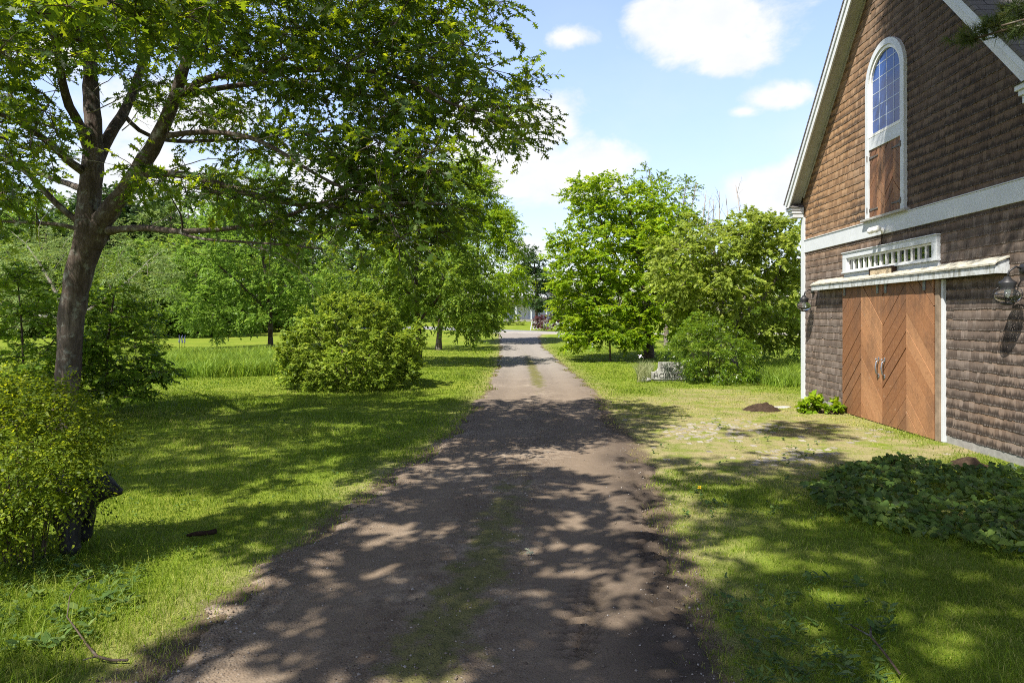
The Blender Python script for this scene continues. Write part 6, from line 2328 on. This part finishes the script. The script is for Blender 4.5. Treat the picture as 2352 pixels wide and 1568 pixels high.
rock('pale stone at the foot of the white barn corner board', G(1848, 938) + Vector((0, 0, 0.03)), (0.13, 0.1, 0.07), 151)
rock('flat pale stone in the grass beside the dirt mound', G(1795, 935), (0.2, 0.1, 0.025), 152)
rock('grey stone in the pale grass at the left of the sign', G(1484, 876) + Vector((0, 0, 0.05)), (0.12, 0.1, 0.09), 153)

mb = MB()
pts = [G(a, b_) + Vector((0, 0, z_)) for a, b_, z_ in ((294, 1523, .02), (255, 1523, .02), (222, 1518, .03), (196, 1494, .05), (172, 1470, .08), (154, 1452, .10), (160, 1425, .16), (180, 1405, .20), (215, 1396, .22))]
o0 = pts[0].copy()
mb.tube([p_ - o0 for p_ in pts], [0.008, 0.008, 0.008, 0.006, 0.005, 0.004, 0.003, 0.002, 0.002], 6)
mb.tube([pts[2] - o0, G(190, 1523) + Vector((0, 0, .02)) - o0], [0.007, 0.004], 5)
fbz = mb.build('fallen_branch', MAT['bark'], None, True)
fbz.location = o0
tag(fbz, 'crooked fallen branch in the grass at the lower left', 'branch')

mb = MB()
c = G(465, 1232)
mb.tube([(-0.13, -0.03, 0.02), (-0.05, 0.0, 0.03), (0.04, 0.02, 0.03), (0.11, 0.04, 0.04)], [0.012, 0.022, 0.02, 0.026], 9)
o = mb.build('bark_chunk', MAT['dark_wood'], None, True)
o.location = c
tag(o, 'short dark rotten log lying in the left lawn', 'log')
mb = MB()
c = G(2020, 1505)
mb.tube([(-0.05, -0.3, 0.05), (-0.02, -0.1, 0.06), (0.0, 0.1, 0.07), (-0.03, 0.3, 0.05)], [0.006, 0.007, 0.006, 0.004], 6)
mb.tube([(0.0, 0.1, 0.07), (0.08, 0.25, 0.06)], [0.008, 0.004], 5)
o = mb.build('fallen_stick', MAT['bark'], None, True)
o.location = c
tag(o, 'pale fallen stick among weeds at the lower right', 'stick')

# an oak leaf on the driveway
c = G(1207, 1280)
V, F, q = place_leaves(np.array([[0, 0, 0.02], [0.03, 0.02, 0.035]]), np.array([[1.0, 0.1, 0.15], [-0.6, 0.8, 0.2]]), np.array([[0.1, -0.5, 1.0], [0.3, -0.5, 1.0]]), np.array([0.075, 0.06]), 'oak', np.array([0.5, 0.6]))
o = link('fallen_leaf', np_mesh('fallen_leaf', V, F, {'rnd': q}), plain('dry_leaf', (0.20, 0.21, 0.15), 0.7, 0.2))
o.location = Vector((c.x, c.y, float(dz(np.array(c.x), np.array(c.y)))))
tag(o, 'pale curled oak leaf lying on the driveway', 'leaf')


# flowers
def flower(name, label, cat, p, hh, petals, rp, col, centre=None):
    root = empty(name, p)
    tag(root, label, cat)
    mb = MB()
    mb.tube([(0, 0, -0.03), (0.01, 0, hh * 0.6), (0, 0.01, hh)], [0.006, 0.005, 0.004], 5)
    mb.build('stem', MAT['weed_leaf'], root)
    V, F, q = place_leaves(np.zeros((petals, 3)) + np.array([0, 0.01, hh]), np.stack([np.cos(np.arange(petals) * 6.283 / petals), np.sin(np.arange(petals) * 6.283 / petals), np.where(np.arange(petals) % 2, 0.9, -0.2)], 1), np.tile(np.array([[0, -0.3, 1.0]]), (petals, 1)), np.full(petals, rp), 'oval', np.full(petals, 0.5))
    link('petals', np_mesh('petals', V, F, {'rnd': q}), col, root)
    return root


MAT['iris'] = plain('iris_petal', (0.62, 0.55, 0.68), 0.6, 0.2)
MAT['yellow'] = plain('yellow_petal', (0.75, 0.48, 0.02), 0.6, 0.2)
MAT['violet'] = plain('violet_petal', (0.26, 0.25, 0.48), 0.6, 0.2)
flower('iris', 'single pale lilac iris left of the stone sign', 'flower', G(1471, 848, 26), 0.45, 6, 0.13, MAT['iris'])
flower('yellow_flower', 'single yellow flower in the grass by the right edge of the driveway', 'flower', G(1760 * 0 + 1608, 1136), 0.08, 8, 0.028, MAT['yellow'])
b = G(418, 818, 36)
lup = empty('lupine', b)
tag(lup, 'violet blue lupine spikes in the tall grass strip', 'flower')
mb = MB()
for k, dx in enumerate((-0.14, 0.0, 0.15)):
    for j in range(9):
        mb.sphere((dx + rg.normal(0, 0.012), rg.normal(0, 0.012), 0.62 + j * 0.045), 0.045 - j * 0.003, None, 0.03, 6, 4)
mb.build('petals', MAT['violet'], lup)
mb = MB()
for dx in (-0.14, 0.0, 0.15):
    mb.tube([(dx, 0, -0.03), (dx, 0, 0.65)], 0.012, 5)
mb.build('stem', MAT['weed_leaf'], lup)
